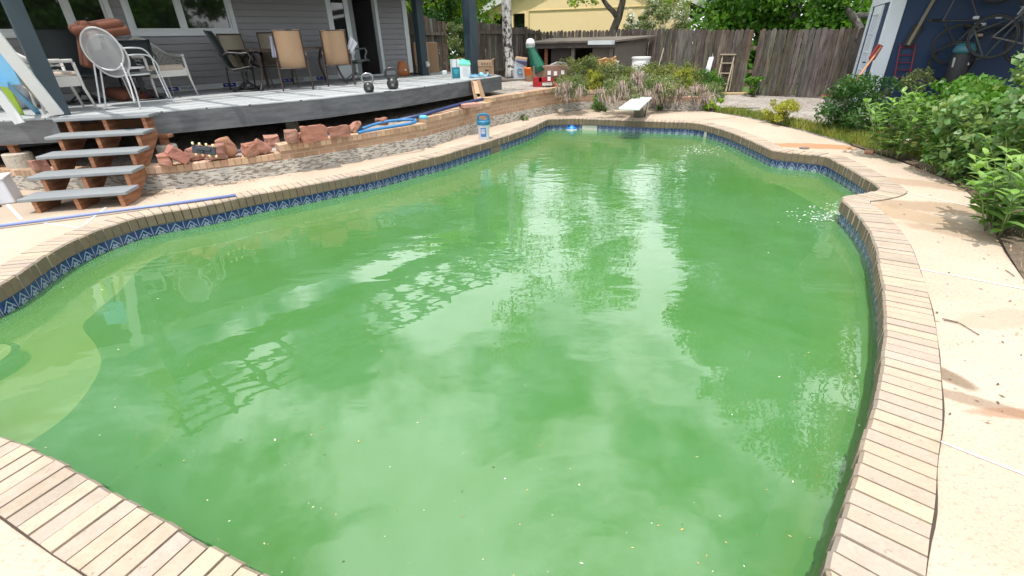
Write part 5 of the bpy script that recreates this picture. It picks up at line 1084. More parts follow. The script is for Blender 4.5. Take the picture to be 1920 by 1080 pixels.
# vacuum head with pale wheels
q=at(386,291,.42); vf=azv(-25); t=thing('pool_vacuum_head','black pool vacuum head with eight pale yellow wheels resting on the red rocks','vacuum head',(q.x,q.y,.40),math.radians(20))
def vm(mb):
    mb.cbox((0,0,.085),(.26,.055,.10),(-.25,.22,0)); mb.cbox((0,-.02,.10),(.16,.05,.04),(-.25,.22,0)); mb.tube([(-.02,-.02,.07),(-.02,-.06,.07)],.018,10)
part(t,0,'vacuum_body',M('vac_black',(.018,.022,.032),.35),vm,bevel=.006)
for k in range(4):
    for s_ in (1,-1):
        x=-.11+k*.072; part(t,0,'wheel',M('wheel_cream',(.62,.55,.30),.5) if k==0 and s_==1 else bpy.data.materials['wheel_cream'],lambda m:m.tube([(x,-.02,.09-x*.22+s_*.068),(x+.022,-.02,.09-x*.22+s_*.068)],.019,10))
# ------------------------------------------------------------ PATIO FURNITURE
BRN=M('bronze_frame',(.045,.028,.022),.4); TAN=mat('tan_sling',(.40,.26,.155),.7,20,.12,alpha=.93); TAN2=mat('dull_tan_sling',(.27,.235,.17),.7,20,.12); GRF=M('grey_green_frame',(.11,.13,.125),.4); DKF=M('dark_frame',(.018,.02,.022),.4); DKS=mat('dark_sling',(.022,.028,.03),.75,30,.2); GRS=mat('grey_sling',(.07,.085,.09),.75,30,.2); WHF=M('white_frame',(.50,.51,.52),.4); WMESH=mat('pale_mesh',(.33,.345,.35),.6,30,.1,alpha=.62)
CUS=M('cream_cushion',(.42,.35,.29),.9,na=.2); BRC=M('rust_cushion',(.115,.036,.018),.85,na=.35,bump=.3,bs=6); WICK=M('white_wicker',(.52,.50,.47),.6)
def curve(pts,st=.04): return smoothpath(pts,False,st)
def sheetx(m,prof,x0,x1,th=.012): # sling following a y-z profile, between x0 and x1
    P=smoothpath([(0,a,b) for a,b in prof],False,.05); n=len(P)
    vs=[(x0,p.y,p.z) for p in P]+[(x1,p.y,p.z) for p in P]+[(x0,p.y,p.z-th) for p in P]+[(x1,p.y,p.z-th) for p in P]
    fs=[(i,i+1,n+i+1,n+i) for i in range(n-1)]+[(2*n+i,3*n+i,3*n+i+1,2*n+i+1) for i in range(n-1)]+[(0,n,3*n,2*n),(n-1,3*n-1+0,4*n-1,2*n-1)]+[(i,2*n+i,2*n+i+1,i+1) for i in range(n-1)]+[(n+i,n+i+1,3*n+i+1,3*n+i) for i in range(n-1)]
    fs[2*(n-1)+1]=(n-1,3*n-1,4*n-1,2*n-1); m.add(vs,fs)
def sling_chair(label,p,az,frame=BRN,sling=TAN,group='sling chairs around the patio table',h=1.02):
    t,_=wthing('patio_chair',label,'chair',p,az,group); W=.235
    prof=[(.25,.43),(.05,.41),(-.17,.40),(-.24,.52),(-.33,h)]
    part(t,0,'sling',sling,lambda m:sheetx(m,prof,-W,W),smooth=True)
    for s in (-1,1):
        part(t,0,'side_frame',frame,lambda m:m.tube(curve([(s*W,a,b) for a,b in [(.26,.42),(.05,.40),(-.17,.39),(-.24,.52),(-.335,h+.01)]]),.013,7),smooth=True)
        part(t,0,'arm_leg',frame,lambda m:m.tube(curve([(s*(W+.03),-.32,.0),(s*(W+.035),-.27,.30),(s*(W+.03),-.20,.60),(s*(W+.03),-.05,.665),(s*(W+.03),.12,.655),(s*(W+.03),.24,.55),(s*(W+.04),.30,.25),(s*(W+.05),.34,0)]),.015,7),smooth=True)
    part(t,0,'cross_bar',frame,lambda m:m.tube([(-W-.03,-.22,.385),(W+.03,-.22,.385)],.011,6)); part(t,0,'cross_bar',frame,lambda m:m.tube([(-W-.03,.22,.40),(W+.03,.22,.40)],.011,6)); part(t,0,'top_bar',frame,lambda m:m.tube([(-W,-.33,h),(W,-.33,h)],.012,6))
    return t
def swivel_chair(label,p,az,frame=DKF,sling=DKS,h=1.05,group='swivel patio chairs'):
    t,_=wthing('swivel_chair',label,'chair',p,az,group); W=.28
    part(t,0,'sling',sling,lambda m:sheetx(m,[(.28,.42),(.20,.45),(.0,.42),(-.18,.42),(-.25,.56),(-.33,.85),(-.42,h)],-W,W,.014),smooth=True)
    for s in (-1,1):
        part(t,0,'side_frame',frame,lambda m:m.tube(curve([(s*(W+.01),a,b) for a,b in [(.28,.41),(.20,.44),(.0,.41),(-.18,.41),(-.25,.56),(-.33,.85),(-.42,h)]]),.016,7),smooth=True)
        part(t,0,'armrest',frame,lambda m:m.tube(curve([(s*(W+.02),-.27,.64),(s*(W+.05),-.12,.68),(s*(W+.05),.10,.66),(s*(W+.05),.20,.67),(s*(W+.04),.235,.60),(s*(W+.03),.18,.50),(s*(W+.01),.22,.43)]),.019,7),smooth=True)
    part(t,0,'pedestal',frame,lambda m:(m.tube([(0,0,.40),(0,0,.12)],[.05,.03],12),m.cbox((0,0,.375),(.34,.30,.03)),m.tube([(0,0,.24),(0,0,.27)],.055,12)))
    part(t,0,'base_ring',frame,lambda m:m.tube([(.27*math.cos(a),.27*math.sin(a),.018) for a in np.linspace(0,2*math.pi,25)],.015,6,cap=False),smooth=True)
    for k in range(4):
        a=math.pi/4+k*math.pi/2; part(t,0,'base_leg',frame,lambda m:m.tube(curve([(0,0,.20),(.10*math.cos(a),.10*math.sin(a),.13),(.27*math.cos(a),.27*math.sin(a),.02)]),.014,6),smooth=True)
    return t
D=lambda u,v:at(u,v,DK)
swivel_chair('black swivel patio chair leaning back at the left end of the patio table',D(466,170.5),72)
sling_chair('dull tan sling chair on the house side of the table, at its left corner',D(472,167),125,sling=TAN2,h=1.0)
sling_chair('front tan sling chair near the middle, its back turned to the pool',D(560,167.5),-21)
sling_chair('tan sling chair with its back to the pool, near the white cloth',D(641,158.5),-17)
lc=sling_chair('brown chair behind the table with a lilac towel over its back',D(530,162),152,sling=TAN2)
sw=swivel_chair('grey-green swivel chair by the open sliding door, turned to the right',D(668,151.5),95,frame=GRF,sling=GRS,h=1.04)
# lilac towel and white cloth
def cloth(name,label,m,c4,dd,cat='towel',hang=0):
    P=[f(u,v,dd) for u,v in c4]; mb=MB(); n=8; V=[]
    for j in range(n+1):
        for i in range(n+1):
            a=P[0].lerp(P[1],i/n); b=P[3].lerp(P[2],i/n); p=b.lerp(a,j/n); p=p+Vector((0,.025*math.sin(i*1.7+j*.5),0)); V.append(p)
    mb.add(V,[(j*(n+1)+i,j*(n+1)+i+1,(j+1)*(n+1)+i+1,(j+1)*(n+1)+i) for j in range(n) for i in range(n)]); o=mb.build(name,m,smooth=True); s=o.modifiers.new('s','SOLIDIFY'); s.thickness=.012; return tag(o,label,cat)
cloth('lilac_towel','pale lilac towel hanging over the chair back behind the table',M('lilac_cloth',(.36,.36,.46),.9),[(512,108),(522,108),(518,68),(504,68)],10.75)
cloth('white_shirt','crumpled white cloth draped over the grey-green swivel chair back',M('white_cloth',(.62,.62,.68),.9),[(651,100),(661,101),(669,80),(655,65)],11.55)
cloth('white_shirt','x','x' and M('white_cloth',(.62,.62,.68),.9),[(648,84),(659,84),(662,64),(648,66)],11.56) if False else None
# table
ta,tb2=D(478,169),D(628,156); td=(tb2-ta).normalized(); 
t=thing('patio_table','long dark metal patio table with a glass top and scrolled legs among the sling chairs','table',tuple((ta+tb2)/2+Vector((0,0,0))),math.atan2(td.y,td.x)); Lt=2.0
part(t,0,'table_top',M('smoked_glass',(.03,.03,.03),.05,spec=.8),lambda m:m.box(-Lt/2+.03,Lt/2-.03,-.47,.47,.712,.720)); part(t,0,'top_rim',BRN,lambda m:[m.beam((-Lt/2,s*.49,.71),(Lt/2,s*.49,.71),.04,.035) for s in (-1,1)]+[m.beam((s*Lt/2,-.47,.71),(s*Lt/2,.47,.71),.04,.0345) for s in (-1,1)])
for sx_ in (-1,1):
    for sy2 in (-1,1): part(t,0,'leg',BRN,lambda m:m.tube(curve([(sx_*(Lt/2-.10),sy2*.40,.70),(sx_*(Lt/2-.20),sy2*.36,.45),(sx_*(Lt/2-.16),sy2*.38,.2),(sx_*(Lt/2-.06),sy2*.44,0)]),.02,7),smooth=True)
    part(t,0,'scroll_brace',BRN,lambda m:m.tube(curve([(sx_*(Lt/2-.14),-.38,.5),(sx_*(Lt/2-.2),-.15,.62),(sx_*(Lt/2-.22),.0,.45),(sx_*(Lt/2-.2),.15,.62),(sx_*(Lt/2-.14),.38,.5)]),.012,6),smooth=True)
# white oval-back stacking chairs
def oval_chair(label,p,az,dz=0):
    t,_=wthing('stacking_chair',label,'chair',Vector(p)+Vector((0,0,0)),az,'stacked white oval-back chairs'); 
    cy,cz=-.23,.70+dz; rx,rz=.275,.27; til=.12
    ov=[(rx*math.cos(a),cy-(rz*math.sin(a))*til-.03,cz+rz*math.sin(a)) for a in np.linspace(0,2*math.pi,37)]
    part(t,0,'back_rim',WHF,lambda m:m.tube(ov,.012,7,cap=False),smooth=True)
    part(t,0,'back_mesh',WMESH,lambda m:m.add([tuple(Vector(o)+Vector((0,0,0))) for o in ov[:-1]]+[(0,cy-.06,cz)],[(i,(i+1)%36,36) for i in range(36)]))
    sr=[(.25*math.cos(a),.02+.25*math.sin(a),.45+dz-.02*abs(math.sin(a))) for a in np.linspace(0,2*math.pi,33)]
    part(t,0,'seat',WMESH if False else WHF,lambda m:m.poly([(a,b) for a,b,c in sr[:-1]],.435+dz,.455+dz))
    for s in (-1,1):
        part(t,0,'arm_leg',WHF,lambda m:m.tube(curve([(s*.24,-.26,.70+dz),(s*.29,-.10,.71+dz),(s*.30,.12,.69+dz),(s*.30,.24,.58+dz),(s*.29,.27,.40+dz),(s*.30,.33,0 if dz==0 else dz)]),.011,7),smooth=True)
        part(t,0,'rear_leg',WHF,lambda m:m.tube(curve([(s*.20,-.26,.52+dz),(s*.24,-.30,.25+dz),(s*.26,-.36,0 if dz==0 else dz)]),.011,7),smooth=True)
    return t
pc=D(264,199); oval_chair('lower white oval-back mesh chair of the stacked pair at the stairs',pc,2); oval_chair('upper white oval-back mesh chair of the stacked pair at the stairs',pc+azv(2)*-.07,2,.09)
# wicker armchairs
def wicker(label,p,az,w=.62):
    t,_=wthing('wicker_armchair',label,'chair',p,az,'white wicker armchairs'); n=30
    # U-shaped shell: high at the back, sweeping down to the arms
    def ph(k): a=math.pi*(k/n); return a
    U=[]
    for k in range(n+1):
        a=math.pi*k/n; x=w/2*math.cos(a)*1.05; y=-.30*math.sin(a)**.7 if math.sin(a)>0 else 0; U.append((x,y+.0))
    U=[(w/2*1.05,.26)]+U+[(-w/2*1.05,.26)]
    N_=len(U); top=[]; 
    for i,(x,y) in enumerate(U):
        s=math.sin(math.pi*max(0,min(1,(i-1)/n))); top.append((x*1.03,y-.10*s,.66+.30*max(0,s)**2.2))
    low=[(x,y,.45) for x,y in U]
    part(t,0,'rolled_rim',WICK,lambda m:m.tube(curve(top,.05),.024,8),smooth=True)
    def lat(m):
        P=[Vector(a) for a in low];Q=[Vector(a) for a in top]
        def pt(i,h): i=max(0,min(N_-1,i)); a=int(min(N_-2,i)); f_=i-a; return P[a].lerp(P[a+1],f_).lerp(Q[a].lerp(Q[a+1],f_),h)
        for k in range(-6,N_+6,2):
            for s in (1,-1):
                pts=[]
                for j in range(7):
                    i=k+s*j*1.1
                    if 0<=i<=N_-1: pts.append(pt(i,j/6))
                if len(pts)>1: m.tube(pts,.0075,4,cap=False)
    part(t,0,'lattice_back',WICK,lat)
    part(t,0,'apron',WICK,lambda m:[m.beam(low[i][:2]+(.40,),low[i+1][:2]+(.40,),.02,.13) for i in range(N_-1)]+[m.beam((w/2*1.03,.26,.40),(-w/2*1.03,.26,.40),.02,.13)])
    part(t,0,'cushion',CUS,lambda m:m.cbox((0,.02,.475),(w*.93,.52,.10)),bevel=.035,smooth=True)
    for x,y in ((w/2*1.05,.26),(-w/2*1.05,.26),(w*.36,-.24),(-w*.36,-.24)): part(t,0,'leg',WICK,lambda m:m.tube([(x,y,.64 if y>0 else .46),(x*1.02,y+.01,.3),(x*1.08,y*1.15+.02,0)],[.022,.020,.016],8),smooth=True)
    return t
wicker('white wicker armchair with a lattice back against the house wall, right of the stacked chairs',D(316,181),118)
wicker('white wicker armchair with a cream cushion, partly behind the near slate post',D(120,208),40,.70)
swivel_chair('black mesh swivel chair standing behind the near wicker armchair',D(165,193),128,h=1.12)
swivel_chair('dark swivel chair between the stacked chairs and the lattice-back armchair',D(275,187),150,h=.92)
# cushion stack on a dark chair
pc=D(205,186); sling_chair('dark chair carrying the pile of rust-brown cushions',pc,140,frame=DKF,sling=DKS,group='dark chairs',h=.98)
for k,(u_,v_,ang,lab) in enumerate([(180,50,.17,'topmost rust-brown cushion of the pile under the window'),(192,60,.12,'second rust-brown cushion of the pile under the window'),(160,84,1.35,'third rust-brown cushion of the pile, hanging over the chair arm')]):
    mb=MB(); mb.cbox(tuple(f(u_,v_,10.0)),(.62,.50,.12),(.10,-ang,math.radians(42))); tag(mb.build('seat_cushion',BRC,smooth=True,bevel=.04),lab,'cushion','rust brown cushions')
q=D(225,190); mb=MB(); mb.cbox((q.x,q.y+.25,DK+.10),(.60,.50,.17),(0,.1,-.5)); tag(mb.build('seat_cushion',BRC,smooth=True,bevel=.06),'folded rust-brown cushion lying on the deck behind the stacked chairs','cushion','rust brown cushions')
q=D(250,188); mb=MB(); mb.cbox((q.x,q.y+.25,DK+.07),(.42,.40,.13),(0,-.1,.2)); tag(mb.build('floor_cushion',M('plum_cushion',(.06,.02,.03),.9),smooth=True,bevel=.05),'dark plum cushion lying on the deck between the chair legs','cushion')
# left edge: leaning white boards, blue folding chair, lime board, plastic bag
def deckbeam(name,label,cat,a,b,w,th,m,up=(0,0,1),group=None):
    mb=MB(); mb.beam(a,b,w,th,up=up); return tag(mb.build(name,m,bevel=.003),label,cat,group)
nw=lambda u,v,dd:f(u,v,dd)
a=D(119,220); deckbeam('leaning_board','long white board leaning against the near slate post','board',a+Vector((-.03,-.03,.04)),nw(-30,42,8.6),.14,.035,M_white,up=(.3,-1,0),group='boards leaning at the left')
a=D(40,228); deckbeam('leaning_board','shorter white board at the far left, its foot hanging over the deck edge','board',nw(38,231,8.9),nw(-30,140,8.9),.11,.03,M_white,up=(.3,-1,0),group='boards leaning at the left')
deckbeam('leaning_board','lime green board between the two white boards','board',D(38,215),nw(-10,125,9.4),.10,.02,M('lime_board',(.33,.50,.03),.5),up=(.3,-1,0),group='boards leaning at the left')
deckbeam('leaning_board','beige weathered board directly behind the long white board','board',D(105,216)+Vector((-.02,.05,0)),nw(-20,80,8.9),.12,.03,M('beige_board',(.36,.33,.28),.8),up=(.3,-1,0),group='boards leaning at the left')
LBF=M('chair_blue',(.14,.36,.55),.45); q=D(20,205); t,_=wthing('folding_chair','light blue plastic folding chair at the left edge behind the leaning boards','chair',q,40)
wp('seat',LBF,lambda m:m.beam(nw(-40,150,9.0),nw(14,158,9.0),.35,.06)); wp('leg',LBF,lambda m:m.beam(nw(4,148,8.95),D(72,213)+Vector((0,0,.01)),.06,.035)); wp('backrest',LBF,lambda m:m.beam(nw(12,160,8.95),nw(-22,95,8.95),.30,.03,up=(.4,-1,0)))
R=random.Random(4); mb=MB(); c0=D(32,207); bm=bmesh.new(); bmesh.ops.create_icosphere(bm,subdivisions=4,radius=1)
for v in bm.verts:
    n_=noise.noise(v.co*1.7)*.35+abs(noise.noise(v.co*4.5))*.22; v.co*=(1+n_); v.co=Vector((v.co.x*.38,v.co.y*.28,max(-.9,v.co.z)*.33+.30))
me=bpy.data.meshes.new('plastic_bag'); bm.to_mesh(me); bm.free(); me.color_attributes.new('col','FLOAT_COLOR','CORNER'); me.materials.append(M('clear_bag',(.48,.50,.53),.22,alpha=.8)); me.polygons.foreach_set('use_smooth',[True]*len(me.polygons)); o=bpy.data.objects.new('plastic_bag',me); C.objects.link(o); o.location=c0+Vector((-.25,.30,0)); tag(o,'bulging translucent plastic bag on the deck behind the leaning boards','bag')
# lumber lying along the wall
for u0,v0,u1,v1,c,lab in [(285,174.5,372,167,(.10,.045,.035),'dark brown board lying on the deck along the house wall'),(373,167,520,153.5,(.42,.23,.11),'orange-tan board continuing the row along the house wall'),(541,151,603,145,(.36,.22,.14),'short tan board on the deck behind the front sling chairs')]:
    a,b=D(u0,v0),D(u1,v1); mb=MB(); mb.beam(a+Vector((0,0,.05)),b+Vector((0,0,.05)),.14,.09); tag(mb.build('lumber_board',M('lumber%d'%u0,c,.75,na=.25)),lab,'board','boards lying along the house wall')
# kettlebells
def kettle(label,p,r,hm,az):
    t,_=wthing('kettlebell',label,'kettlebell',p,az,'kettlebells on the deck edge')
    part(t,0,'bell',M('cast_iron%d'%int(r*1e4),(.018,.018,.019),.35),lambda m:m.lathe([(r*.55,0),(r*.85,r*.18),(r,r*.75),(r*.93,r*1.25),(r*.6,r*1.72),(r*.35,r*1.85)],22),smooth=True)
    part(t,0,'handle',hm,lambda m:m.tube(curve([(-r*.55,0,r*1.5),(-r*.98,0,r*2.2),(-r*.85,0,r*3.0),(0,0,r*3.3),(r*.85,0,r*3.0),(r*.98,0,r*2.2),(r*.55,0,r*1.5)],.02),r*.20,9),smooth=True)
    part(t,0,'weight_plate',M('plate_grey%d'%int(r*1e4),(.14,.14,.14),.5),lambda m:m.cbox((0,-r*.99,r*.75),(r*.5,.006,r*.45)))
CHR=M('steel_handle',(.30,.30,.31),.25,metal=1.0)
kettle('smaller kettlebell with a bright steel handle at the deck edge',D(692,173.5)+Vector((0,.03,0)),.092,CHR,-14); kettle('heavier dark kettlebell right of the smaller one',D(737,167.5)+Vector((0,.03,0)),.108,M('dark_handle',(.05,.05,.052),.3,metal=.6),-12)
# things by the door and corner
q=D(757,143); t,_=wthing('wooden_duck_board','orange-brown wooden case standing by the door jamb','wooden case',q,-20); part(t,0,'case_body',M('orange_wood',(.33,.11,.03),.6),lambda m:(m.lathe([(.02,0),(.15,.02),(.17,.14),(.12,.24),(.10,.34),(.03,.36),(.0,.36)],16,sx=1,sy=.4)),smooth=True); part(t,0,'white_sticker',W_,lambda m:m.cbox((.05,-.085,.15),(.04,.006,.04)))
q=D(746,141); t,_=wthing('grey_pump','small grey pump lying in front of the white wrap, right of the wooden case','pump',q+Vector((.12,.1,0)),0); part(t,0,'pump_body',M('pump_grey',(.22,.25,.26),.4),lambda m:(m.tube([(-.12,0,.08),(.12,0,.08)],.07,14),m.tube([(0,0,.14),(0,0,.24),(.05,0,.27)],[.04,.03,.02],10)),smooth=False); part(t,0,'pump_handle',BLK,lambda m:m.tube([(-.1,0,.2),(-.06,0,.28),(.02,0,.28)],.012,6))
q=D(777,141); mb=MB(); g9=random.Random(2); mb.tube(smoothpath([Vector((q.x+.16*math.cos(a*1.3)+a*.012,q.y-.1+.09*math.sin(a*1.7),DK+.015+.012*(k%5))) for k,a in enumerate(np.linspace(0,16,40))]+[Vector((q.x+.02,q.y,DK+.25)),Vector((q.x+.16,q.y,DK+.12))],False,.05),.011,6); tag(mb.build('power_cord',BLK,smooth=True),'tangle of dark cord on the deck at the foot of the corner trim','cord')
# tall carton behind post
q=D(806,137.5); t,_=wthing('tall_carton','tall brown cardboard carton standing behind the slate post','carton',q+Vector((-.17,.55,0)),-20); part(t,0,'carton_body',CARD,lambda m:m.cbox((0,0,.37),(.66,.44,.74)),bevel=.004); part(t,0,'carton_top',CARDL,lambda m:m.cbox((0,0,.75),(.64,.42,.015))); part(t,0,'tape',M('tape',(.38,.27,.17),.4),lambda m:m.cbox((.03,-.223,.37),(.05,.003,.73)))
# outlet box on the post
q=p2; t,_=wthing('outlet_box','small grey outlet box on the side of the post beside the carton','outlet',q+Vector((.14,-.14,0)),-40); part(t,0,'box_cover',M('outlet_grey',(.38,.40,.40),.4),lambda m:m.cbox((.0,0,.26),(.09,.05,.13)),bevel=.005); part(t,0,'plug',W_,lambda m:m.cbox((.0,-.04,.25),(.045,.045,.05))); part(t,0,'cord',BLK,lambda m:m.tube(curve([(.0,-.05,.23),(.03,-.06,.1),(.02,-.03,.0)]),.006,5))
# box group at the deck edge
TEAL=M('teal_print',(.01,.14,.19),.5); MINT=M('mint_print',(.10,.62,.36),.5); BXW=M('box_white',(.58,.62,.64),.6)
q=D(855,147); t,_=wthing('teal_box','small box with a white top half and teal lower half at the deck edge','box',q,-18); part(t,0,'box_body',BXW,lambda m:m.cbox((0,0,.20),(.19,.13,.40))); part(t,0,'teal_panel',TEAL,lambda m:m.cbox((0,-.0665,.12),(.192,.004,.235))); part(t,0,'teal_panel',TEAL,lambda m:m.cbox((.0965,0,.12),(.004,.134,.235))); part(t,0,'shield_print',M('teal_light',(.02,.30,.36),.5),lambda m:m.add([(-.06,-.0695,.20),(.06,-.0695,.20),(.05,-.0695,.12),(0,-.0695,.08),(-.05,-.0695,.12)],[(0,1,2,3,4)])); part(t,0,'dark_stripe',M('stripe_dark',(.1,.12,.13),.5),lambda m:m.cbox((.02,-.0665,.32),(.012,.004,.16)))
q=D(873,146.5); t,_=wthing('mint_box','white box with a bright mint green tilted top, right of the teal box','box',q,-5); part(t,0,'box_body',BXW,lambda m:m.add([(-.12,-.09,0),(.12,-.09,0),(.12,.09,0),(-.12,.09,0),(-.12,-.09,.29),(.12,-.09,.27),(.12,.09,.31),(-.12,.09,.33)],[(3,2,1,0),(4,5,6,7),(0,1,5,4),(1,2,6,5),(2,3,7,6),(3,0,4,7)])); part(t,0,'mint_lid',MINT,lambda m:m.add([(-.13,-.10,.29),(.13,-.10,.27),(.125,.10,.345),(-.06,.10,.39),(-.13,.08,.34),(-.13,-.10,.315),(.13,-.10,.295),(.125,.10,.36),(-.06,.10,.405),(-.13,.08,.36)],[(0,1,2,3,4),(9,8,7,6,5),(0,5,6,1),(1,6,7,2),(2,7,8,3),(3,8,9,4),(4,9,5,0)]))
part(t,0,'printed_text',M('print_faint',(.32,.38,.42),.6),lambda m:[m.cbox((.01,-.0915,.05+.028*i),(.15-.02*(i%3),.003,.007)) for i in range(7)])
q=D(869,143)+Vector((.0,.35,0)); t,_=wthing('brown_box','plain brown box just showing above the mint green box','box',q,0); part(t,0,'box_body',CARD,lambda m:m.cbox((0,0,.19),(.24,.2,.38))); part(t,0,'box_flap',CARDL,lambda m:m.cbox((0,-.02,.385),(.25,.12,.01)))
q=D(912,142.5); t,_=wthing('open_carton','open brown carton with printed flaps right of the tall post','carton',q,0); part(t,0,'carton_body',CARD,lambda m:m.cbox((0,0,.17),(.36,.26,.34))); part(t,0,'carton_flap',CARDL,lambda m:(m.cbox((-.02,-.15,.29),(.33,.012,.13),(.25,0,0)),m.cbox((.16,0,.355),(.10,.24,.01),(0,-.35,0)))); part(t,0,'printed_text',M('print_brown',(.20,.13,.09),.8),lambda m:[m.cbox((-.08+.06*i,-.161,.27),(.03,.003,.05),(.25,0,0)) for i in range(4)]); part(t,0,'hand_hole',BLK,lambda m:m.cbox((.02,-.131,.13),(.09,.004,.035)))
R=random.Random(6); a,b=D(882,146.8),D(918,144); mb=MB(); V=[];nx_,ny_=22,6
for j in range(ny_+1):
    for i in range(nx_+1):
        p=a.lerp(b,i/nx_)+Vector((.10,.20,0))*(j/ny_-.35); V.append((p.x+rr(-.01,.01),p.y+rr(-.01,.01),DK+.02+abs(noise.noise(Vector((i*.45,j*.6,0))))*.16*(1 if 0<j<ny_ else .25)))
mb.add(V,[(j*(nx_+1)+i,j*(nx_+1)+i+1,(j+1)*(nx_+1)+i+1,(j+1)*(nx_+1)+i) for j in range(ny_) for i in range(nx_)]); o=mb.build('blue_wrapper',M('wrapper_blue',(.22,.48,.68),.35),smooth=True); s=o.modifiers.new('s','SOLIDIFY'); s.thickness=.01; tag(o,'crumpled pale blue wrapper lying at the deck edge in front of the open carton','wrapper')
q=D(834,140); mb=MB(); mb.cbox((q.x,q.y,DK+.05),(.12,.09,.10)); tag(mb.build('white_plug_box',BXW,bevel=.02),'tiny white box on the deck between the tall carton and the teal box','box')
# ------------------------------------------------------------ THINGS BY THE SHED
def bmp(s,y,z): return BM@Vector((s,y,z))
def onb(u,v,o=0): # point on the long shed wall plane, o metres in front
    nb=-e1; return hit(u,v,D0+nb*o,nb)
def ond(u,v,o=0): return hit(u,v,D0-e2*o,-e2)
mb=MB(); mb.tube([ond(1604,152,.5),ond(1652,88,.12)],.016,8); t=thing('garden_tool','long-handled garden tool with a red head leaning by the white shed door','tool',tuple(ond(1604,152,.5)-Vector((0,0,.4)))); mb.build('handle',M('tool_wood',(.42,.20,.10),.6),t)
mb=MB(); mb.cbox(tuple(ond(1642,98,.16)),(.10,.06,.26),(0,.35,0)); mb.build('red_head',M('tool_red',(.28,.02,.02),.5),t,bevel=.01)
a,b=onb(1755,-8,.06),onb(1702,84,.10); t=thing('canoe_paddle','long dark paddle with a pale edge hanging on the blue wall','paddle',tuple(b)); mb=MB(); mb.beam(a,b,.05,.04,up=tuple(e1)); mb.build('shaft',M('paddle_pale',(.20,.18,.13),.6),t)
mb=MB(); mb.beam(b+(a-b).normalized()*.35,b-(a-b).normalized()*.03,.15,.03,up=tuple(e1)); mb.build('blade',M('paddle_dark',(.018,.015,.012),.7),t,bevel=.01)
a,b=onb(1703,82,.04),onb(1690,152,.12); t=thing('red_ladder','thin red metal frame leaning on the blue wall under the paddle','frame',tuple(b)); 
sv=e2*.12
for s in (-1,1): mb=MB(); mb.tube([a+sv*s,b+sv*s],.014,6); mb.build('rail',M('dull_red',(.16,.008,.02),.5) if s<0 else bpy.data.materials['dull_red'],t)
mb=MB(); [mb.tube([a.lerp(b,k)-sv,a.lerp(b,k)+sv],.009,6) for k in (.1,.3,.5,.7,.9)]; mb.build('rungs',bpy.data.materials['dull_red'],t)
# bicycles hung / parked in the shade
def bicycle(label,o,dx,dz,col,scale=1,hang=False):
    # o: bottom-bracket position, dx: unit vector along the bike, dz: its up vector
    t=thing('bicycle',label,'bicycle',tuple(o),0,'bicycles in the shade of the shed'); fm=M('bike_'+label.split()[0],col,.35); dx=Vector(dx);dz=Vector(dz); dy=dx.cross(dz)
    P=lambda x,z,y=0: Vector(o)+(dx*x+dz*z+dy*y)*scale
    for x in (-.43,.60):
        mb=MB(); mb.tube([P(x+.33*math.cos(a),.07+.33*math.sin(a)) for a in np.linspace(0,2*math.pi,33)],.020*scale,7,cap=False); w_=mb.build('tyre',BLK2,t,smooth=True)
        mb=MB(); [mb.tube([P(x,.07),P(x+.315*math.cos(a),.07+.315*math.sin(a))],.002,3) for a in np.linspace(0,2*math.pi,15)[:-1]]; mb.tube([P(x+.305*math.cos(a),.07+.305*math.sin(a)) for a in np.linspace(0,2*math.pi,33)],.009,5,cap=False); mb.build('spoked_rim',bpy.data.materials['dark_frame'],t)
    mb=MB(); [mb.tube([P(*a),P(*b)],.017*scale,7) for a,b in [((0,0),(-.16,.52)),((0,0),(.42,.50)),((-.15,.48),(.40,.56)),((0,0),(-.43,.07)),((-.15,.48),(-.43,.07)),((.43,.50),(.60,.07)),((.40,.60),(.44,.47))]]; mb.build('frame',fm,t)
    mb=MB(); mb.tube([P(.40,.60,-.28),P(.44,.68,-.12),P(.40,.68,0),P(.44,.68,.12),P(.40,.60,.28)],.014,6); mb.build('handlebar',bpy.data.materials['outlet_grey'],t)
    mb=MB(); mb.cbox(tuple(P(-.18,.60)),(.22*scale,.11*scale,.05)); mb.build('saddle',BLK2,t,bevel=.015)
    return t
UPZ=Vector((0,0,1))
bicycle('silver bicycle leaning at the blue wall behind the big bush',onb(1850,92,.45)-Vector((0,0,.15)),(e2*.75-e1*.3+UPZ*.25).normalized(),(UPZ*.95-e2*.22).normalized(),(.06,.08,.08))
bicycle('white bicycle standing farther right behind the first',onb(1925,70,.8)-Vector((0,0,.1)),(e2*.9-e1*.2-UPZ*.1).normalized(),UPZ,(.08,.08,.078))
bicycle('dark bicycle hanging high on the blue wall by its front wheel',onb(1835,38,.3),(UPZ*.9+e2*.3).normalized(),(-e2*.9+UPZ*.3).normalized(),(.03,.03,.035))
q=onb(1803,108,.5); t=thing('golf_bag','dark bag with a teal cover and pale handles standing by the blue wall','bag',(q.x,q.y,0)); mb=MB(); mb.lathe([(.12,0),(.15,.1),(.15,.85),(.13,.9)],14,(q.x,q.y,.35)); mb.build('bag_body',BLK2,t,smooth=True)
mb=MB(); mb.lathe([(.15,0),(.17,.05),(.13,.15),(.03,.18)],14,(q.x,q.y,1.22)); mb.build('teal_cover',M('teal_cover',(.03,.13,.16),.5),t,smooth=True)
for k,(u,v,u2,v2) in enumerate([(1786,126,1790,108),(1815,122,1812,100)]): mb=MB(); mb.tube([onb(u,v,.6),onb(u2,v2,.6)],.018,6); mb.build('pale_handle',bpy.data.materials['outlet_grey'],t)
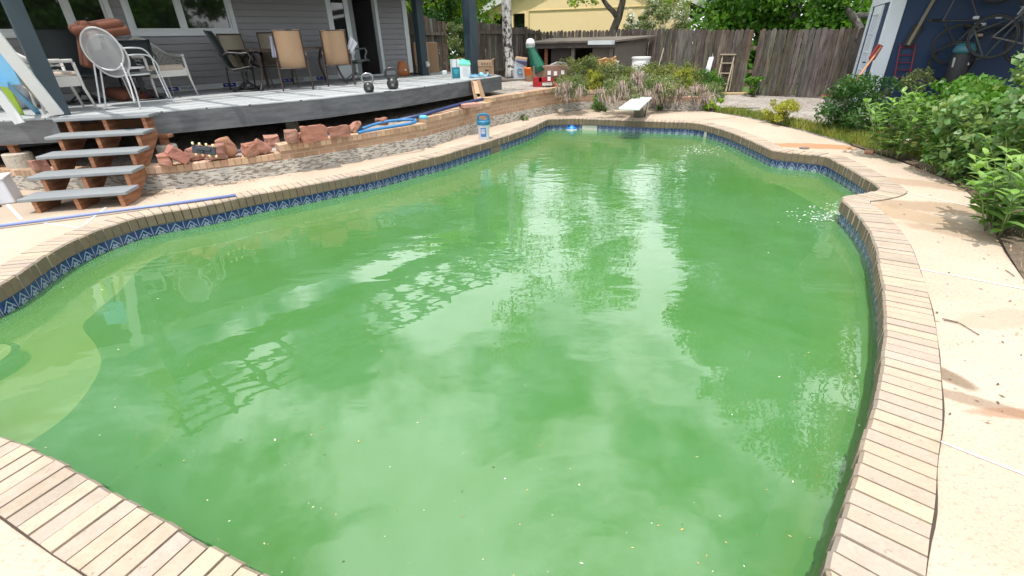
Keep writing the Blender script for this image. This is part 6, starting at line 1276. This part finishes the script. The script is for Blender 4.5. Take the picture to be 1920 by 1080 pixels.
for k,(u,v,w_,lab) in enumerate([(1837,46,.16,'white rolled item on the dark shelf above the silver bicycle'),(1830,33,.08,'small pale packet on the upper dark shelf'),(1873,32,.08,'small pale packet right of the others on the upper shelf'),(1836,66,.09,'round tan pot hanging under the shelf')]):
    q=onb(u,v,.3); mb=MB(); mb.cbox(tuple(q),(w_,.07,.05),(0,0,-.5)); tag(mb.build('shelf_item',M('item%d'%k,(.50,.52,.53) if k!=3 else (.40,.28,.18),.6),bevel=.01),lab,'shelf item')
sa,sb=onb(1808,52,.02),onb(1990,40,.02); mb=MB(); mb.beam(sa-e1*.2,sb-e1*.2,.38,.03); tag(mb.build('wall_shelf',BLK),'long dark shelf on the shaded blue wall above the bicycles','shelf')
# ------------------------------------------------------------ BACKGROUND MASS AND WATER DEBRIS
lawn=[pol(700,22),pol(800,26),pol(1290,34),pol(1900,30),pol(2300,30)]; 
M_lawn=mat('neighbour_lawn',(.07,.13,.025),.95,2,.3,world=True)
mb=MB(); pts_=[Vector((-16,16.5,0)),Vector((-4,17.5,0)),Vector((1,20.6,0)),cz+Vector((.1,.2,0)),FR+Vector((.5,.3,0)),Vector((22,6,0)),Vector((45,25,0)),Vector((0,55,0)),Vector((-30,40,0))]; mb.poly([(p.x,p.y) for p in pts_],-.015,.0); struct(mb.build('neighbour_lawn',M_lawn))
for k,(p,q,h_,lab) in enumerate([(Vector((7.6,20.5,0)),Vector((11,18,0)),2.6,'leafy hedge seen through the gap in the board fence'),(Vector((11,18,0)),Vector((15,14,0)),3.0,'tall hedge behind the fence by the shed'),(Vector((-9,21,.3)),Vector((-1,22.5,.3)),3.2,'hedge behind the house corner and the short fence panel'),(Vector((-3,31,0)),Vector((14,33,0)),4.5,'distant hedge left and right of the yellow house'),(Vector((14,30,0)),Vector((24,18,0)),6,'distant tall hedge behind the shed'),(Vector((22,1,0)),Vector((14,-16,0)),6,'tall hedge at the side of the garden mirrored in the house windows')]):
    R=random.Random(70+k); t=thing('hedge',lab,'hedge',tuple((p+q)/2),0,'hedges beyond the fence'); cl=[p.lerp(q,R.random())+Vector((rr(-.6,.6),rr(-.6,.6),rr(.1,h_*.95))) for _ in range(60)]
    leafcloud('leaves',L_dark if k>2 else L_green,cl,[.7]*60,7500,.22,t,seed=80+k,shell=.4)
    mb=MB(); [mb.tube([Vector((c.x,c.y,p.z-.05)),c],[.03,.01],4) for c in cl[:14]]; mb.build('stems',M_bark,t)
g5=random.Random(12); mb=MB(); cols=[(.45,.36,.12),(.30,.20,.08),(.55,.5,.38),(.05,.06,.03),(.5,.3,.1),(.6,.62,.5)]
PP=[Vector((p.x,p.y,0)) for p in POOL]
def inpool(x,y):
    c=False
    for i in range(0,len(PP)):
        a,b=PP[i],PP[i-1]
        if (a.y>y)!=(b.y>y) and x<(b.x-a.x)*(y-a.y)/(b.y-a.y)+a.x: c=not c
    return c
k=0
while k<330:
    u,v=g5.uniform(0,1650),g5.uniform(240,1080)**1.0; p=at(u,v,WZ+.002)
    if not inpool(p.x,p.y): continue
    s=g5.uniform(.0025,.007) if k>40 else g5.uniform(.006,.012)
    s*=max(1,p.length/4.5); a=g5.uniform(0,3.1); d=Vector((math.cos(a),math.sin(a),0))*s; e=Vector((-d.y,d.x,0))*g5.uniform(.25,.6); c=g5.choice(cols)
    mb.add([p-d,p-e,p+d,p+e+Vector((0,0,.0008))],[(0,1,2,3)],c); k+=1
for _ in range(150):  # white flecks painted in where glints sparkle on the water
    u,v=g5.gauss(1555,38),g5.gauss(402,9); p=at(u,v,WZ+.002)
    if inpool(p.x,p.y): s=g5.uniform(.006,.016); mb.add([p-Vector((s,0,0)),p-Vector((0,s*.6,0)),p+Vector((s,0,0)),p+Vector((0,s*.6,0))],[(0,1,2,3)],(.72,.76,.72))
for _ in range(110):
    u,v=g5.gauss(1310,30),g5.gauss(280,6); p=at(u,v,WZ+.002)
    if inpool(p.x,p.y): s=g5.uniform(.008,.02); mb.add([p-Vector((s,0,0)),p-Vector((0,s*.6,0)),p+Vector((s,0,0)),p+Vector((0,s*.6,0))],[(0,1,2,3)],(.72,.78,.72))
o=mb.build('floating_specks',mat('speck',(1,1,1),.7,5,.05,attr=True)); o['kind']='stuff'; o['label']='tiny leaf bits, foam specks and painted white glints on the green water'; o['category']='debris'
g6=random.Random(3); mb=MB()
for _ in range(420):
    z_=g6.random()
    if z_<.35: u,v=g6.gauss(270,35),g6.gauss(360,7)
    elif z_<.6: u,v=g6.gauss(440,40),0; v=346-(u-400)*.12+g6.gauss(0,3)
    else: u,v=g6.uniform(1380,1920),g6.uniform(240,800)
    p=at(u,v,.004); 
    if inpool(p.x,p.y): continue
    if p.x>2 and (p.x>3.6 and p.y<3): continue
    s=g6.uniform(.006,.02); a=g6.uniform(0,3.1); d=Vector((math.cos(a),math.sin(a),0))*s; e=Vector((-d.y,d.x,0))*.35; c=g6.choice([(.10,.06,.03),(.20,.12,.07),(.06,.05,.03),(.3,.16,.10)])
    mb.add([p-d,p-e,p+d,p+e+Vector((0,0,.004))],[(0,1,2,3)],c)
o=mb.build('paving_litter',bpy.data.materials['speck']); o['kind']='stuff'; o['label']='dry leaf crumbs scattered on the paving and along the wall foot'; o['category']='litter'
